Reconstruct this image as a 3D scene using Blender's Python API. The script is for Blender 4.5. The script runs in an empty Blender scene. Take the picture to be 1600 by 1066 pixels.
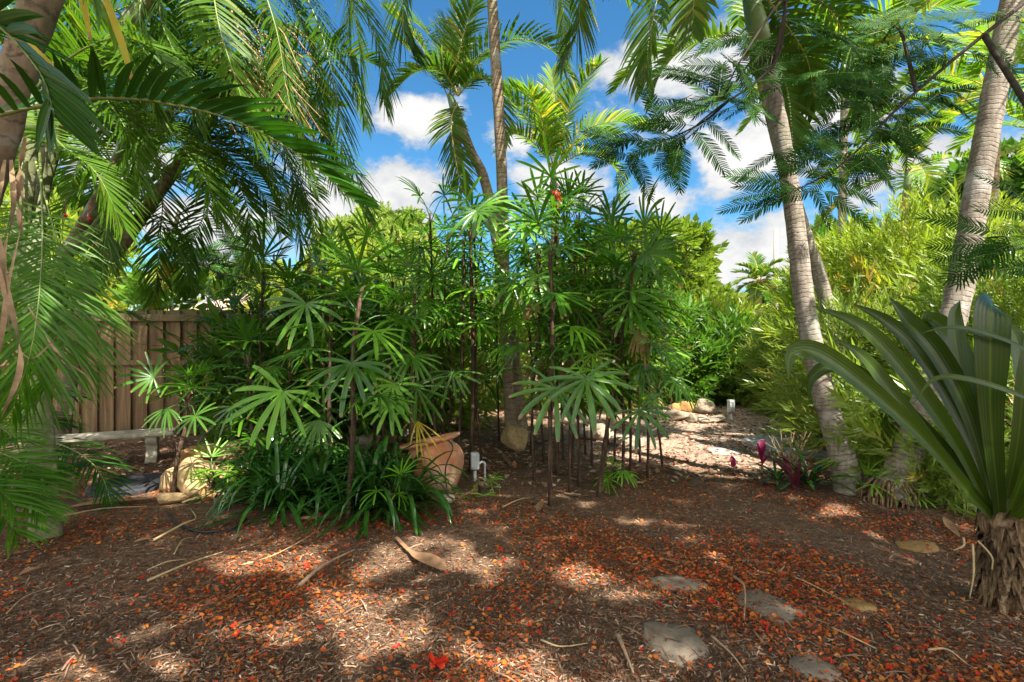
import bpy, math, random
import numpy as np
from mathutils import Vector, Matrix, noise

RND = random.Random(11)
NPR = np.random.default_rng(5)
V = Vector
C = bpy.context.scene.collection
EYE = 1.4
F = 800.0
rad = math.radians
UP = V((0, 0, 1))


def u(a, b):
    return RND.uniform(a, b)


def at(px, py, Y):
    """point at depth Y seen in direction (px,py) of the 1600x1066 photograph"""
    return V(((px - 800) / F * Y, Y, EYE + (533 - py) / F * Y))


def gh(x, y):
    h = 0.035 * noise.noise(V((x * 0.5, y * 0.5, 0))) + 0.014 * noise.noise(V((x * 1.9, y * 1.9, 3)))
    d = math.hypot(x, y)
    return h * (1 if d < 14 else max(0, 1 - (d - 14) / 10))


def gp(px, py):
    """ground point seen at a pixel"""
    Y = EYE * F / (py - 533)
    x = (px - 800) / F * Y
    return V((x, Y, gh(x, Y)))


def gx(px, Y):
    x = (px - 800) / F * Y
    return V((x, Y, gh(x, Y)))


# ----------------------------------------------------------------- sun direction
SUN_EL = rad(57)
SUN_AZ = math.atan2(0.60, -0.80)          # measured from +Y towards +X
SUN = V((math.sin(SUN_AZ) * math.cos(SUN_EL), math.cos(SUN_AZ) * math.cos(SUN_EL), math.sin(SUN_EL)))

# ----------------------------------------------------------------- mesh builder


class MB:
    def __init__(s):
        s.v = []; s.f = []; s.m = []; s.r = []; s.a = []; s.l = []

    def add(s, vs, fs, rv=0.5, ac=None, al=None, mi=0):
        o = len(s.v)
        s.v += vs
        s.a += ac if ac else [0.0] * len(vs)
        s.l += al if al else [0.0] * len(vs)
        for f in fs:
            s.f.append([i + o for i in f]); s.m.append(mi); s.r.append(rv)

    def strip(s, pts, sides, ws, nrm=None, fold=0.0, rv=0.5, mi=0, tip=False):
        n = len(pts)
        vs = []; ac = []; al = []
        for k in range(n):
            sd = sides[k] if isinstance(sides, list) else sides
            nn = nrm[k] if isinstance(nrm, list) else nrm
            w = ws[k]
            off = nn * (fold * w) if nn is not None and fold else V((0, 0, 0))
            vs += [pts[k] - sd * w + off, pts[k], pts[k] + sd * w + off]
            ac += [-1.0, 0.0, 1.0]
            al += [k / (n - 1)] * 3
        fs = []
        for k in range(n - 1):
            i = 3 * k
            fs += [(i, i + 1, i + 4, i + 3), (i + 1, i + 2, i + 5, i + 4)]
        s.add(vs, fs, rv, ac, al, mi)

    def flat(s, pts, side, ws, rv=0.5, mi=0):
        n = len(pts)
        vs = []; ac = []; al = []
        for k in range(n):
            vs += [pts[k] - side * ws[k], pts[k] + side * ws[k]]
            ac += [-1.0, 1.0]; al += [k / (n - 1)] * 2
        fs = [(2 * k, 2 * k + 1, 2 * k + 3, 2 * k + 2) for k in range(n - 1)]
        s.add(vs, fs, rv, ac, al, mi)

    def tube(s, pts, rs, sides=8, rv=0.5, mi=0, cap=True, along0=0.0, wob=0.0):
        n = len(pts)
        vs = []; al = []; ac = []
        L = along0
        ref = V((1, 0.13, 0.07)).normalized()
        for k in range(n):
            t = (pts[min(k + 1, n - 1)] - pts[max(k - 1, 0)])
            if t.length < 1e-9:
                t = V((0, 0, 1))
            t.normalize()
            a = t.cross(ref)
            if a.length < 0.2:
                a = t.cross(V((0, 1, 0)))
            a.normalize(); b = t.cross(a)
            if k:
                L += (pts[k] - pts[k - 1]).length
            for i in range(sides):
                th = 2 * math.pi * i / sides
                r = rs[k]
                if wob:
                    r *= 1 + wob * noise.noise(V((pts[k].x * 9 + math.cos(th), pts[k].y * 9 + math.sin(th), pts[k].z * 9)))
                vs.append(pts[k] + a * (math.cos(th) * r) + b * (math.sin(th) * r))
                al.append(L); ac.append(math.cos(th))
        fs = []
        for k in range(n - 1):
            for i in range(sides):
                j = (i + 1) % sides
                fs.append((k * sides + i, k * sides + j, (k + 1) * sides + j, (k + 1) * sides + i))
        if cap:
            fs.append(tuple(range(sides))[::-1]); fs.append(tuple(range((n - 1) * sides, n * sides)))
        s.add(vs, fs, rv, ac, al, mi)

    def box(s, c, sx, sy, sz, rz=0.0, rv=0.5, mi=0, bev=0.0):
        M = Matrix.Translation(c) @ Matrix.Rotation(rz, 4, 'Z')
        x, y, z = sx / 2, sy / 2, sz / 2
        b = min(bev, x * .8, y * .8, z * .8)
        if b <= 0:
            vs = [M @ V((i * x, j * y, k * z)) for k in (-1, 1) for j in (-1, 1) for i in (-1, 1)]
            fs = [(0, 2, 3, 1), (4, 5, 7, 6), (0, 1, 5, 4), (2, 6, 7, 3), (0, 4, 6, 2), (1, 3, 7, 5)]
        else:
            vs = []
            ring = [(-x + b, -y), (x - b, -y), (x, -y + b), (x, y - b), (x - b, y), (-x + b, y), (-x, y - b), (-x, -y + b)]
            rin = [(-x + b, -y + b)] * 1 + [(x - b, -y + b)] * 2 + [(x - b, y - b)] * 2 + [(-x + b, y - b)] * 2 + [(-x + b, -y + b)]
            for z_, rg in ((-z, rin), (-z + b, ring), (z - b, ring), (z, rin)):
                vs += [M @ V((p[0], p[1], z_)) for p in rg]
            fs = []
            for k in range(3):
                for i in range(8):
                    j = (i + 1) % 8
                    fs.append((k * 8 + i, k * 8 + j, (k + 1) * 8 + j, (k + 1) * 8 + i))
            fs.append((7, 6, 5, 4, 3, 2, 1, 0)); fs.append(tuple(range(24, 32)))
        s.add(vs, fs, rv, None, [v.z for v in vs], mi)

    def lathe(s, prof, n=28, M=None, rv=0.5, mi=0, wob=0.0):
        vs = []; fs = []
        for r, z in prof:
            for i in range(n):
                th = 2 * math.pi * i / n
                q = 1 + wob * noise.noise(V((math.cos(th) * 1.5, math.sin(th) * 1.5, z * 4)))
                p = V((math.cos(th) * r * q, math.sin(th) * r * q, z))
                vs.append(M @ p if M else p)
        for k in range(len(prof) - 1):
            for i in range(n):
                j = (i + 1) % n
                fs.append((k * n + i, k * n + j, (k + 1) * n + j, (k + 1) * n + i))
        s.add(vs, fs, rv, None, [p[1] for p in prof for _ in range(n)], mi)

    def mesh(s, name, org=None, smooth=True):
        me = bpy.data.meshes.new(name)
        vs = np.array([tuple(v) for v in s.v], dtype=np.float32)
        if org is not None:
            vs = vs - np.array(tuple(org), dtype=np.float32)
        me.from_pydata(vs.tolist(), [], s.f)
        at_ = me.attributes.new('rv', 'FLOAT', 'FACE'); at_.data.foreach_set('value', s.r)
        at_ = me.attributes.new('across', 'FLOAT', 'POINT'); at_.data.foreach_set('value', s.a)
        at_ = me.attributes.new('along', 'FLOAT', 'POINT'); at_.data.foreach_set('value', s.l)
        me.polygons.foreach_set('material_index', s.m)
        if smooth:
            me.polygons.foreach_set('use_smooth', [True] * len(s.f))
        me.update()
        return me

    def build(s, name, mats, parent=None, org=None, smooth=True):
        if org is None and parent is not None:
            q = parent
            while q.parent is not None:
                q = q.parent
            org = q.location
        me = s.mesh(name, org, smooth)
        for m in (mats if isinstance(mats, (list, tuple)) else [mats]):
            me.materials.append(m)
        o = bpy.data.objects.new(name, me)
        C.objects.link(o)
        if parent is not None:
            o.parent = parent
        elif org is not None:
            o.location = org
        return o


def np_mesh(name, verts, faces, rv, along=None, smooth=False):
    """fast mesh of many equal polygons: verts (N,3), faces (M,k)"""
    me = bpy.data.meshes.new(name)
    n, (m, k) = len(verts), faces.shape
    me.vertices.add(n); me.vertices.foreach_set('co', verts.astype(np.float32).ravel())
    me.loops.add(m * k); me.loops.foreach_set('vertex_index', faces.astype(np.int32).ravel())
    me.polygons.add(m); me.polygons.foreach_set('loop_start', np.arange(0, m * k, k, dtype=np.int32))
    me.update(calc_edges=True)
    a = me.attributes.new('rv', 'FLOAT', 'FACE'); a.data.foreach_set('value', rv.astype(np.float32))
    if along is not None:
        a = me.attributes.new('along', 'FLOAT', 'POINT'); a.data.foreach_set('value', along.astype(np.float32))
    if smooth:
        me.polygons.foreach_set('use_smooth', np.ones(m, dtype=bool))
    me.validate()
    return me


def scatter(name, tv, tf, P, Rm, S, rv, along=None, smooth=False):
    """copies of a template (tv,tf) at P (n,3) with rotations Rm (n,3,3), scales S (n,3) merged into one mesh"""
    n = len(P); k = len(tv)
    vv = np.einsum('nij,nkj->nki', Rm, tv[None] * S[:, None, :]) + P[:, None, :]
    ff = (tf[None] + (np.arange(n) * k)[:, None, None]).reshape(-1, tf.shape[1])
    rr = np.repeat(rv, len(tf))
    al = np.tile(along, n) if along is not None else None
    return np_mesh(name, vv.reshape(-1, 3), ff, rr, al, smooth)


def rot_frames(d, nz):
    """rotation matrices with x axis along d (n,3) and z axis near nz"""
    x = d / np.linalg.norm(d, axis=1, keepdims=True)
    y = np.cross(nz, x); y /= np.maximum(np.linalg.norm(y, axis=1, keepdims=True), 1e-6)
    z = np.cross(x, y)
    return np.stack([x, y, z], axis=2)


def tag(o, label=None, cat=None, group=None, kind=None):
    if label: o['label'] = label
    if cat: o['category'] = cat
    if group: o['group'] = group
    if kind: o['kind'] = kind
    return o


def thing(name, label, cat, loc, group=None):
    o = bpy.data.objects.new(name, None)
    o.empty_display_size = 0.1
    C.objects.link(o); o.location = loc
    return tag(o, label, cat, group)


def link_mesh(name, me, mat, parent=None, loc=None):
    if mat is not None and not me.materials:
        for m in (mat if isinstance(mat, (list, tuple)) else [mat]):
            me.materials.append(m)
    o = bpy.data.objects.new(name, me); C.objects.link(o)
    if parent is not None: o.parent = parent
    if loc is not None: o.location = loc
    return o


def spline(P, n):
    """Catmull-Rom through points, n samples"""
    P = [V(p) for p in P]
    if len(P) == 2:
        return [P[0].lerp(P[1], i / (n - 1)) for i in range(n)]
    Q = [P[0] * 2 - P[1]] + P + [P[-1] * 2 - P[-2]]
    out = []
    for i in range(n):
        t = i / (n - 1) * (len(P) - 1)
        k = min(int(t), len(P) - 2); t -= k
        a, b, c, d = Q[k], Q[k + 1], Q[k + 2], Q[k + 3]
        out.append(0.5 * ((2 * b) + (c - a) * t + (2 * a - 5 * b + 4 * c - d) * t * t + (3 * b - a - 3 * c + d) * t ** 3))
    return out


# ----------------------------------------------------------------- materials
class NT:
    def __init__(s, name):
        s.mat = bpy.data.materials.new(name); s.mat.use_nodes = True
        s.t = s.mat.node_tree; s.t.nodes.clear()
        s.out = s.n('ShaderNodeOutputMaterial')

    def n(s, ty, **kw):
        x = s.t.nodes.new(ty)
        for k, v in kw.items():
            setattr(x, k, v)
        return x

    def l(s, a, b):
        s.t.links.new(a, b)

    def attr(s, name):
        return s.n('ShaderNodeAttribute', attribute_name=name).outputs['Fac']

    def math(s, op, a, b=None, c=None):
        x = s.n('ShaderNodeMath', operation=op)
        for i, q in enumerate((a, b, c)):
            if q is None: continue
            if isinstance(q, (int, float)): x.inputs[i].default_value = q
            else: s.l(q, x.inputs[i])
        return x.outputs[0]

    def mix(s, f, a, b, bt='MIX'):
        x = s.n('ShaderNodeMix', data_type='RGBA', blend_type=bt)
        for sock, q in ((x.inputs[0], f), (x.inputs[6], a), (x.inputs[7], b)):
            if isinstance(q, (int, float)): sock.default_value = q
            elif isinstance(q, tuple): sock.default_value = (*q, 1) if len(q) == 3 else q
            else: s.l(q, sock)
        return x.outputs[2]

    def noise(s, scale, detail=4, rough=0.55, coord='Object', vec=None, dist=0.0, stretch=None):
        x = s.n('ShaderNodeTexNoise')
        x.inputs['Scale'].default_value = scale; x.inputs['Detail'].default_value = detail
        x.inputs['Roughness'].default_value = rough; x.inputs['Distortion'].default_value = dist
        if vec is None:
            vec = s.n('ShaderNodeTexCoord').outputs[coord]
        if stretch:
            m = s.n('ShaderNodeMapping'); m.inputs['Scale'].default_value = stretch
            s.l(vec, m.inputs[0]); vec = m.outputs[0]
        s.l(vec, x.inputs['Vector'])
        return x.outputs['Fac']

    def vor(s, scale, vec=None, feat='F1', out='Distance', stretch=None):
        x = s.n('ShaderNodeTexVoronoi', feature=feat)
        x.inputs['Scale'].default_value = scale
        if vec is None:
            vec = s.n('ShaderNodeTexCoord').outputs['Object']
        if stretch:
            m = s.n('ShaderNodeMapping'); m.inputs['Scale'].default_value = stretch
            s.l(vec, m.inputs[0]); vec = m.outputs[0]
        s.l(vec, x.inputs['Vector'])
        return x.outputs[out]

    def ramp(s, f, stops):
        x = s.n('ShaderNodeValToRGB')
        e = x.color_ramp.elements
        while len(e) < len(stops): e.new(0.5)
        for q, (p, c) in zip(e, stops):
            q.position = p; q.color = (*c, 1)
        s.l(f, x.inputs[0])
        return x.outputs[0]

    def mr(s, f, a, b, c=0.0, d=1.0, sm=False):
        x = s.n('ShaderNodeMapRange')
        if sm: x.interpolation_type = 'SMOOTHSTEP'
        s.l(f, x.inputs[0])
        for i, q in enumerate((a, b, c, d)): x.inputs[i + 1].default_value = q
        return x.outputs[0]

    def bsdf(s, col, rough=0.7, spec=0.3, bump=None, bstr=0.4, bdist=0.01, transl=0.0, tcol=None):
        p = s.n('ShaderNodeBsdfPrincipled')
        if isinstance(col, tuple): p.inputs['Base Color'].default_value = (*col, 1)
        else: s.l(col, p.inputs['Base Color'])
        if isinstance(rough, (int, float)): p.inputs['Roughness'].default_value = rough
        else: s.l(rough, p.inputs['Roughness'])
        p.inputs['Specular IOR Level'].default_value = spec
        nb = None
        if bump is not None:
            b = s.n('ShaderNodeBump'); b.inputs['Strength'].default_value = bstr; b.inputs['Distance'].default_value = bdist
            s.l(bump, b.inputs['Height']); s.l(b.outputs[0], p.inputs['Normal'])
        o = p.outputs[0]
        if transl:
            t = s.n('ShaderNodeBsdfTranslucent')
            if tcol is None: tcol = col
            if isinstance(tcol, tuple): t.inputs[0].default_value = (*tcol, 1)
            else: s.l(tcol, t.inputs[0])
            m = s.n('ShaderNodeMixShader'); m.inputs[0].default_value = transl
            s.l(o, m.inputs[1]); s.l(t.outputs[0], m.inputs[2]); o = m.outputs[0]
        s.l(o, s.out.inputs[0])
        return s.mat


def leaf_mat(name, c1, c2, rough=0.4, spec=0.5, transl=0.35, tip=None, rib=None, yellow=None, yth=0.9, tgain=(1.5, 1.6, .8)):
    t = NT(name)
    c1, c2 = [(q[0] * 1.08, q[1] * 1.2, q[2] * .75) if q[1] > q[0] else q for q in (c1, c2)]
    rv = t.attr('rv')
    ob = t.n('ShaderNodeObjectInfo').outputs['Random']
    f = t.math('ADD', t.math('MULTIPLY', rv, 0.65), t.math('MULTIPLY', ob, 0.35))
    nz = t.noise(2.3, 3)
    f = t.math('ADD', t.math('MULTIPLY', f, 0.7), t.math('MULTIPLY', nz, 0.35))
    col = t.mix(t.mr(f, 0.15, 0.85), c1, c2)
    if yellow:
        col = t.mix(t.mr(rv, yth, min(yth + .06, 1.0)), col, yellow)
    al = t.attr('along'); ac = t.attr('across')
    if rib:
        w = t.math('SINE', t.math('MULTIPLY', ac, rib[0]))
        col = t.mix(t.mr(w, 0.55, 1.0, 0, rib[1]), col, tuple(min(1, q * 2.2) for q in c2))
        mid = t.mr(t.math('ABSOLUTE', ac), 0.0, 0.10, rib[2], 0.0)
        col = t.mix(mid, col, (c2[0] * 2.2, c2[1] * 2.0, c2[2] * 1.6))
    if tip:
        q = t.math('ADD', al, t.math('MULTIPLY', t.noise(9, 3), 0.22))
        col = t.mix(t.mr(q, tip[1], tip[1] + 0.05), col, tip[0])
    tc = t.n('ShaderNodeVectorMath', operation='MULTIPLY'); t.l(col, tc.inputs[0]); tc.inputs[1].default_value = tgain
    bump = None
    if rib:
        bump = w
    return t.bsdf(col, rough, spec, bump, 0.15, 0.002, transl, tc.outputs[0])


M = {}
BROWN = (0.20, 0.12, 0.05)
M['areca'] = leaf_mat('areca leaf', (0.030, 0.074, 0.008), (0.085, 0.155, 0.018), 0.45, 0.22, 0.4, (BROWN, 1.12), None, (0.24, 0.20, 0.03), 0.965)
M['dark_frond'] = leaf_mat('dark frond', (0.010, 0.046, 0.006), (0.026, 0.082, 0.009), 0.38, 0.22, 0.28, (BROWN, 1.15), (9, .25, .5))
M['low_frond'] = leaf_mat('low frond', (0.034, 0.095, 0.010), (0.088, 0.175, 0.020), 0.42, 0.28, 0.4, ((.3, .25, .08), 1.1), None)
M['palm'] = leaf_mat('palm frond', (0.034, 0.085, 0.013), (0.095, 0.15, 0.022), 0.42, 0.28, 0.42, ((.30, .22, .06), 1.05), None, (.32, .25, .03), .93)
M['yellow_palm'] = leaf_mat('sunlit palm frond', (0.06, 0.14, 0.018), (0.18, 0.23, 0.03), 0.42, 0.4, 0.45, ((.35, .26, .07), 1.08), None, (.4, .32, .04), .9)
M['fan'] = leaf_mat('lady palm leaf', (0.017, 0.064, 0.007), (0.064, 0.145, 0.014), 0.27, 0.5, 0.36, ((.22, .15, .05), 1.025), (10, .3, .25))
M['fan_lit'] = leaf_mat('lit and young lady palm leaf', (0.065, 0.18, 0.016), (0.15, 0.29, 0.026), 0.36, 0.42, 0.4, ((.3, .22, .05), 1.12), (10, .3, .25))  # brighter copy of the fan leaf, sunlight put into its colour; seedlings share it
M['fan_dead'] = leaf_mat('withered fan', (0.16, 0.09, 0.035), (0.30, 0.20, 0.07), 0.7, 0.2, 0.25)
M['fan_yellow'] = leaf_mat('yellowed fan', (0.38, 0.27, 0.02), (0.45, 0.36, 0.04), 0.5, 0.3, 0.35, ((.35, .18, .05), .95))
M['strap'] = leaf_mat('strap leaf', (0.009, 0.036, 0.008), (0.030, 0.082, 0.015), 0.18, 0.65, 0.15, (BROWN, 1.14), (7, .25, .35))
M['big_leaf'] = leaf_mat('broad leaf', (0.016, 0.032, 0.004), (0.038, 0.060, 0.006), 0.33, 0.22, 0.25, ((.22, .14, .05), 1.13), (26, .10, .75))
M['shrub'] = leaf_mat('shrub leaf', (0.10, 0.155, 0.026), (0.25, 0.275, 0.075), 0.42, 0.45, 0.42, None, None, (.34, .22, .05), .95)
M['shrub_yellow'] = leaf_mat('lime shrub leaf', (0.125, 0.175, 0.016), (0.29, 0.30, 0.045), 0.42, 0.45, 0.45, None, None, (.4, .26, .03), .94)
M['shrub_dark'] = leaf_mat('dark shrub leaf', (0.04, 0.10, 0.014), (0.12, 0.21, 0.03), 0.38, 0.5, 0.36, None, None, (.28, .17, .04), .96)
M['tree_lime'] = leaf_mat('lime tree leaf', (0.085, 0.135, 0.016), (0.20, 0.235, 0.035), 0.5, 0.3, 0.38)
M['tree_pale'] = leaf_mat('pale tree leaf', (0.13, 0.18, 0.05), (0.25, 0.28, 0.09), 0.5, 0.35, 0.4)
M['tree_dark'] = leaf_mat('dark tree leaf', (0.03, 0.08, 0.012), (0.08, 0.16, 0.025), 0.45, 0.4, 0.38)
M['feather'] = leaf_mat('feathery leaf', (0.012, 0.046, 0.006), (0.028, 0.082, 0.010), 0.6, 0.1, 0.18)
M['magenta'] = leaf_mat('magenta leaf', (0.22, 0.01, 0.07), (0.42, 0.03, 0.14), 0.35, 0.5, 0.4)
M['purple_leaf'] = leaf_mat('purple leaf', (0.07, 0.012, 0.025), (0.13, 0.02, 0.04), 0.35, 0.5, 0.3)


def simple(name, col, rough=0.7, spec=0.3, var=0.25, scale=12, bstr=0.3, bdist=0.004):
    t = NT(name)
    nz = t.noise(scale, 6, 0.6)
    c = t.mix(t.mr(nz, 0.3, 0.7), tuple(q * (1 - var) for q in col), tuple(min(1, q * (1 + var)) for q in col))
    return t.bsdf(c, rough, spec, nz, bstr, bdist)


M['rachis'] = simple('frond stalk', (0.16, 0.20, 0.05), 0.45, 0.4, .3)
M['rachis_yellow'] = simple('yellow frond stalk', (0.36, 0.30, 0.07), 0.45, 0.4, .3)
M['shaft'] = simple('crownshaft', (0.13, 0.19, 0.07), 0.4, 0.4, .25, 5)
M['petiole'] = simple('petiole', (0.05, 0.12, 0.02), 0.4, 0.4, .3)
M['twig'] = simple('twig', (0.16, 0.11, 0.07), 0.8, 0.2, .35, 20)
M['branch'] = simple('branch bark', (0.045, 0.036, 0.026), 0.85, 0.2, .4, 25)
M['fibre'] = simple('dry fibre', (0.30, 0.20, 0.10), 0.85, 0.1, .45, 30)
M['dry_leaf'] = simple('dry leaf', (0.25, 0.14, 0.075), 0.7, 0.2, .35, 18)
M['stick'] = simple('dry stick', (0.30, 0.20, 0.12), 0.8, 0.2, .35, 20)
M['pale_stick'] = simple('pale dry stalk', (0.34, 0.25, 0.125), 0.75, 0.2, .25, 20)
M['white_plastic'] = simple('white plastic', (0.40, 0.41, 0.40), 0.4, 0.5, .08, 6, .05)
M['grey_metal'] = simple('grey metal', (0.40, 0.42, 0.40), 0.45, 0.5, .15, 10, .1)
M['black_rubber'] = simple('black rubber', (0.022, 0.022, 0.025), 0.7, 0.3, .4, 30, .5)
M['cable'] = simple('black tube', (0.012, 0.012, 0.013), 0.5, 0.4, .3)
M['red_petal'] = leaf_mat('red petal', (0.50, 0.010, 0.005), (0.66, 0.05, 0.012), 0.5, 0.3, 0.35, None, None, None, .9, (1.1, 1, 1))
M['red_fruit'] = simple('red fruit', (0.50, 0.035, 0.012), 0.3, 0.5, .2)
M['concrete'] = simple('old concrete', (0.36, 0.32, 0.245), 0.92, 0.15, .5, 9, .7, .008)
M['white_paint'] = simple('white house wall', (0.78, 0.78, 0.76), 0.8, 0.2, .05, 3)
M['glass'] = simple('window glass', (0.03, 0.04, 0.05), 0.08, 0.6, .1)
M['pole'] = simple('utility pole concrete', (0.30, 0.26, 0.22), 0.85, 0.2, .15, 3)


def trunk_mat(name, ca, cb, ring=0.085, moss=0.3, dark=(0.05, 0.04, 0.03), mosscol=(0.10, 0.12, 0.05), lich=(0.45, 0.44, 0.40)):
    t = NT(name)
    al = t.attr('along')
    nz = t.noise(7, 5, .6)
    q = t.math('ADD', t.math('DIVIDE', al, ring), t.math('MULTIPLY', nz, 2.2))
    fr = t.math('FRACT', q)
    fl = t.math('FLOOR', q)
    wn = t.n('ShaderNodeTexWhiteNoise', noise_dimensions='1D'); t.l(fl, wn.inputs['W'])
    streak = t.noise(26, 5, .65, stretch=(1, 1, .25))
    col = t.mix(t.mr(streak, .32, .68), ca, cb)
    col = t.mix(t.math('MULTIPLY', wn.outputs['Value'], 0.45), col, tuple(q * .65 for q in ca))
    cr = t.noise(9, 5, .7, stretch=(1, 1, 5))
    line = t.mr(t.math('ABSOLUTE', t.math('SUBTRACT', fr, 0.5)), 0.0, 0.17, 1.0, 0.0)
    line = t.math('MULTIPLY', line, t.mr(cr, 0.36, 0.62))
    col = t.mix(t.math('MULTIPLY', line, .85), col, dark)
    pl = t.noise(3.1, 6, .65)
    col = t.mix(t.mr(pl, .55, .70, 0, .75), col, lich)
    pm = t.noise(2.2, 5, .6, stretch=(1, 1, .6))
    col = t.mix(t.mr(pm, .60 - moss * .25, .72, 0, .8), col, mosscol)
    h = t.math('ADD', t.math('MULTIPLY', line, -1.0), t.math('MULTIPLY', streak, .5))
    return t.bsdf(col, .85, .2, h, .6, .012)


M['trunk_pale'] = trunk_mat('pale ringed trunk', (.17, .135, .105), (.37, .32, .26), .042, .22)
M['trunk_brown'] = trunk_mat('brown ringed trunk', (.20, .14, .09), (.34, .26, .18), .07, .25)
M['trunk_green'] = trunk_mat('green ringed cane', (.12, .14, .06), (.22, .22, .11), .11, .35, (.25, .22, .15))
M['trunk_rough'] = trunk_mat('rough brown trunk', (.16, .11, .07), (.30, .22, .15), .10, .45)
M['trunk_base'] = trunk_mat('fibrous trunk base', (.20, .15, .09), (.38, .30, .2), .05, .35)


def shag_mat():
    t = NT('shaggy fibrous trunk')
    st = t.noise(30, 6, .7, stretch=(1, 1, .2), dist=1.2)
    col = t.ramp(st, [(.3, (.03, .02, .012)), (.48, (.14, .085, .045)), (.62, (.28, .19, .11)), (.8, (.42, .32, .22))])
    n = t.noise(7, 4)
    col = t.mix(t.mr(n, .5, .66, 0, .7), col, (.035, .024, .016))
    return t.bsdf(col, .9, .15, st, .9, .02)


M['shag'] = shag_mat()


def cane_mat():
    t = NT('lady palm cane fibre')
    al = t.attr('along')
    st = t.noise(40, 4, .6, stretch=(1, 1, .12))
    col = t.ramp(st, [(.3, (.016, .010, .007)), (.5, (.055, .032, .020)), (.72, (.16, .095, .055))])
    pl = t.noise(5, 4)
    col = t.mix(t.mr(pl, .55, .7, 0, .55), col, (.13, .09, .06))
    fr = t.math('FRACT', t.math('DIVIDE', al, .07))
    ln = t.mr(t.math('ABSOLUTE', t.math('SUBTRACT', fr, .5)), 0, .12, .8, 0)
    col = t.mix(ln, col, (.03, .02, .012))
    return t.bsdf(col, .85, .2, st, .7, .01)


M['cane'] = cane_mat()


def wood_mat():
    t = NT('weathered fence wood')
    rv = t.attr('rv')
    co = t.n('ShaderNodeTexCoord').outputs['Object']
    off = t.n('ShaderNodeCombineXYZ'); t.l(t.math('MULTIPLY', rv, 37), off.inputs[0]); t.l(t.math('MULTIPLY', rv, 11), off.inputs[2])
    ad = t.n('ShaderNodeVectorMath', operation='ADD'); t.l(co, ad.inputs[0]); t.l(off.outputs[0], ad.inputs[1])
    g = t.noise(14, 6, .6, vec=ad.outputs[0], dist=.6, stretch=(1, 1, .07))
    col = t.ramp(g, [(.28, (.05, .030, .016)), (.5, (.145, .088, .044)), (.75, (.25, .162, .086))])
    big = t.noise(1.7, 4, .6, vec=ad.outputs[0])
    col = t.mix(t.mr(big, .45, .7, 0, .6), col, (.13, .085, .05))
    kn = t.vor(3.2, vec=ad.outputs[0], stretch=(1, 1, .45))
    col = t.mix(t.mr(kn, 0.03, .08, .85, 0), col, (.05, .025, .012))
    # algae near the weathered top edge
    sp = t.n('ShaderNodeSeparateXYZ'); t.l(t.n('ShaderNodeNewGeometry').outputs['Position'], sp.inputs[0])
    mo = t.math('ADD', sp.outputs[2], t.math('MULTIPLY', t.noise(5, 5), .5))
    col = t.mix(t.mr(mo, 1.72, 2.12, 0, .75), col, (.10, .10, .045))
    col = t.mix(t.mr(mo, .25, .5, .6, 0), col, (.06, .05, .03))
    return t.bsdf(col, .85, .15, g, .35, .004)


M['wood'] = wood_mat()


def ground_mat():
    t = NT('mulch ground')
    co = t.n('ShaderNodeTexCoord').outputs['Object']
    n1 = t.noise(1.1, 5, .6, vec=co)
    f1 = t.noise(55, 6, .7, vec=co, dist=1.5, stretch=(1, .4, 1))
    f2 = t.noise(55, 6, .7, vec=co, dist=1.5, stretch=(.35, 1, 1))
    f = t.mix(t.mr(t.noise(7, 3, vec=co), .4, .6), f1, f2)
    bw = t.n('ShaderNodeRGBToBW'); t.l(f, bw.inputs[0])
    col = t.ramp(bw.outputs[0], [(.30, (.036, .022, .013)), (.48, (.12, .070, .040)), (.62, (.26, .165, .105)), (.78, (.48, .34, .25))])
    # drier, paler litter on the path in the back right
    sp = t.n('ShaderNodeSeparateXYZ'); t.l(co, sp.inputs[0])
    pth = t.math('ADD', t.math('SUBTRACT', sp.outputs[1], 5.3), t.math('MULTIPLY', t.math('SUBTRACT', n1, .5), 2.2))
    pm = t.math('MULTIPLY', t.mr(pth, 0, .9), t.mr(sp.outputs[0], .3, 1.3))
    pale = t.ramp(t.noise(38, 6, .7, vec=co), [(.32, (.10, .06, .04)), (.47, (.30, .20, .14)), (.62, (.52, .40, .30))])
    col = t.mix(pm, col, pale)
    # bare dark soil patches
    col = t.mix(t.mr(n1, .56, .68, 0, .65), col, (.028, .020, .015))
    h = t.math('ADD', t.math('MULTIPLY', bw.outputs[0], 1.0), t.math('MULTIPLY', t.noise(18, 4, vec=co), .8))
    return t.bsdf(col, .92, .15, h, .8, .03)


M['ground'] = ground_mat()


def rv_mat(name, stops, rough=.75, spec=.2, transl=0.0):
    t = NT(name)
    rv = t.attr('rv')
    col = t.ramp(rv, stops)
    nz = t.noise(60, 3)
    col = t.mix(t.mr(nz, .3, .7, 0, .35), col, (0.05, 0.03, 0.02))
    return t.bsdf(col, rough, spec, None, 0, 0, transl)


M['chips'] = rv_mat('mulch chips', [(0, (.036, .023, .015)), (.4, (.098, .052, .028)), (.7, (.23, .128, .072)), (.93, (.41, .27, .175)), (1, (.55, .41, .30))])
M['petals'] = rv_mat('fallen petals', [(0, (.13, .035, .013)), (.3, (.34, .08, .018)), (.55, (.56, .14, .018)), (.72, (.60, .22, .03)), (.85, (.64, .08, .016)), (1, (.66, .022, .010))], .6, .25, .25)
M['litter'] = rv_mat('dry leaf litter', [(0, (.14, .07, .035)), (.3, (.30, .17, .09)), (.6, (.45, .31, .21)), (.85, (.60, .46, .34)), (1, (.55, .12, .05))], .75, .2, .15)


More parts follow.
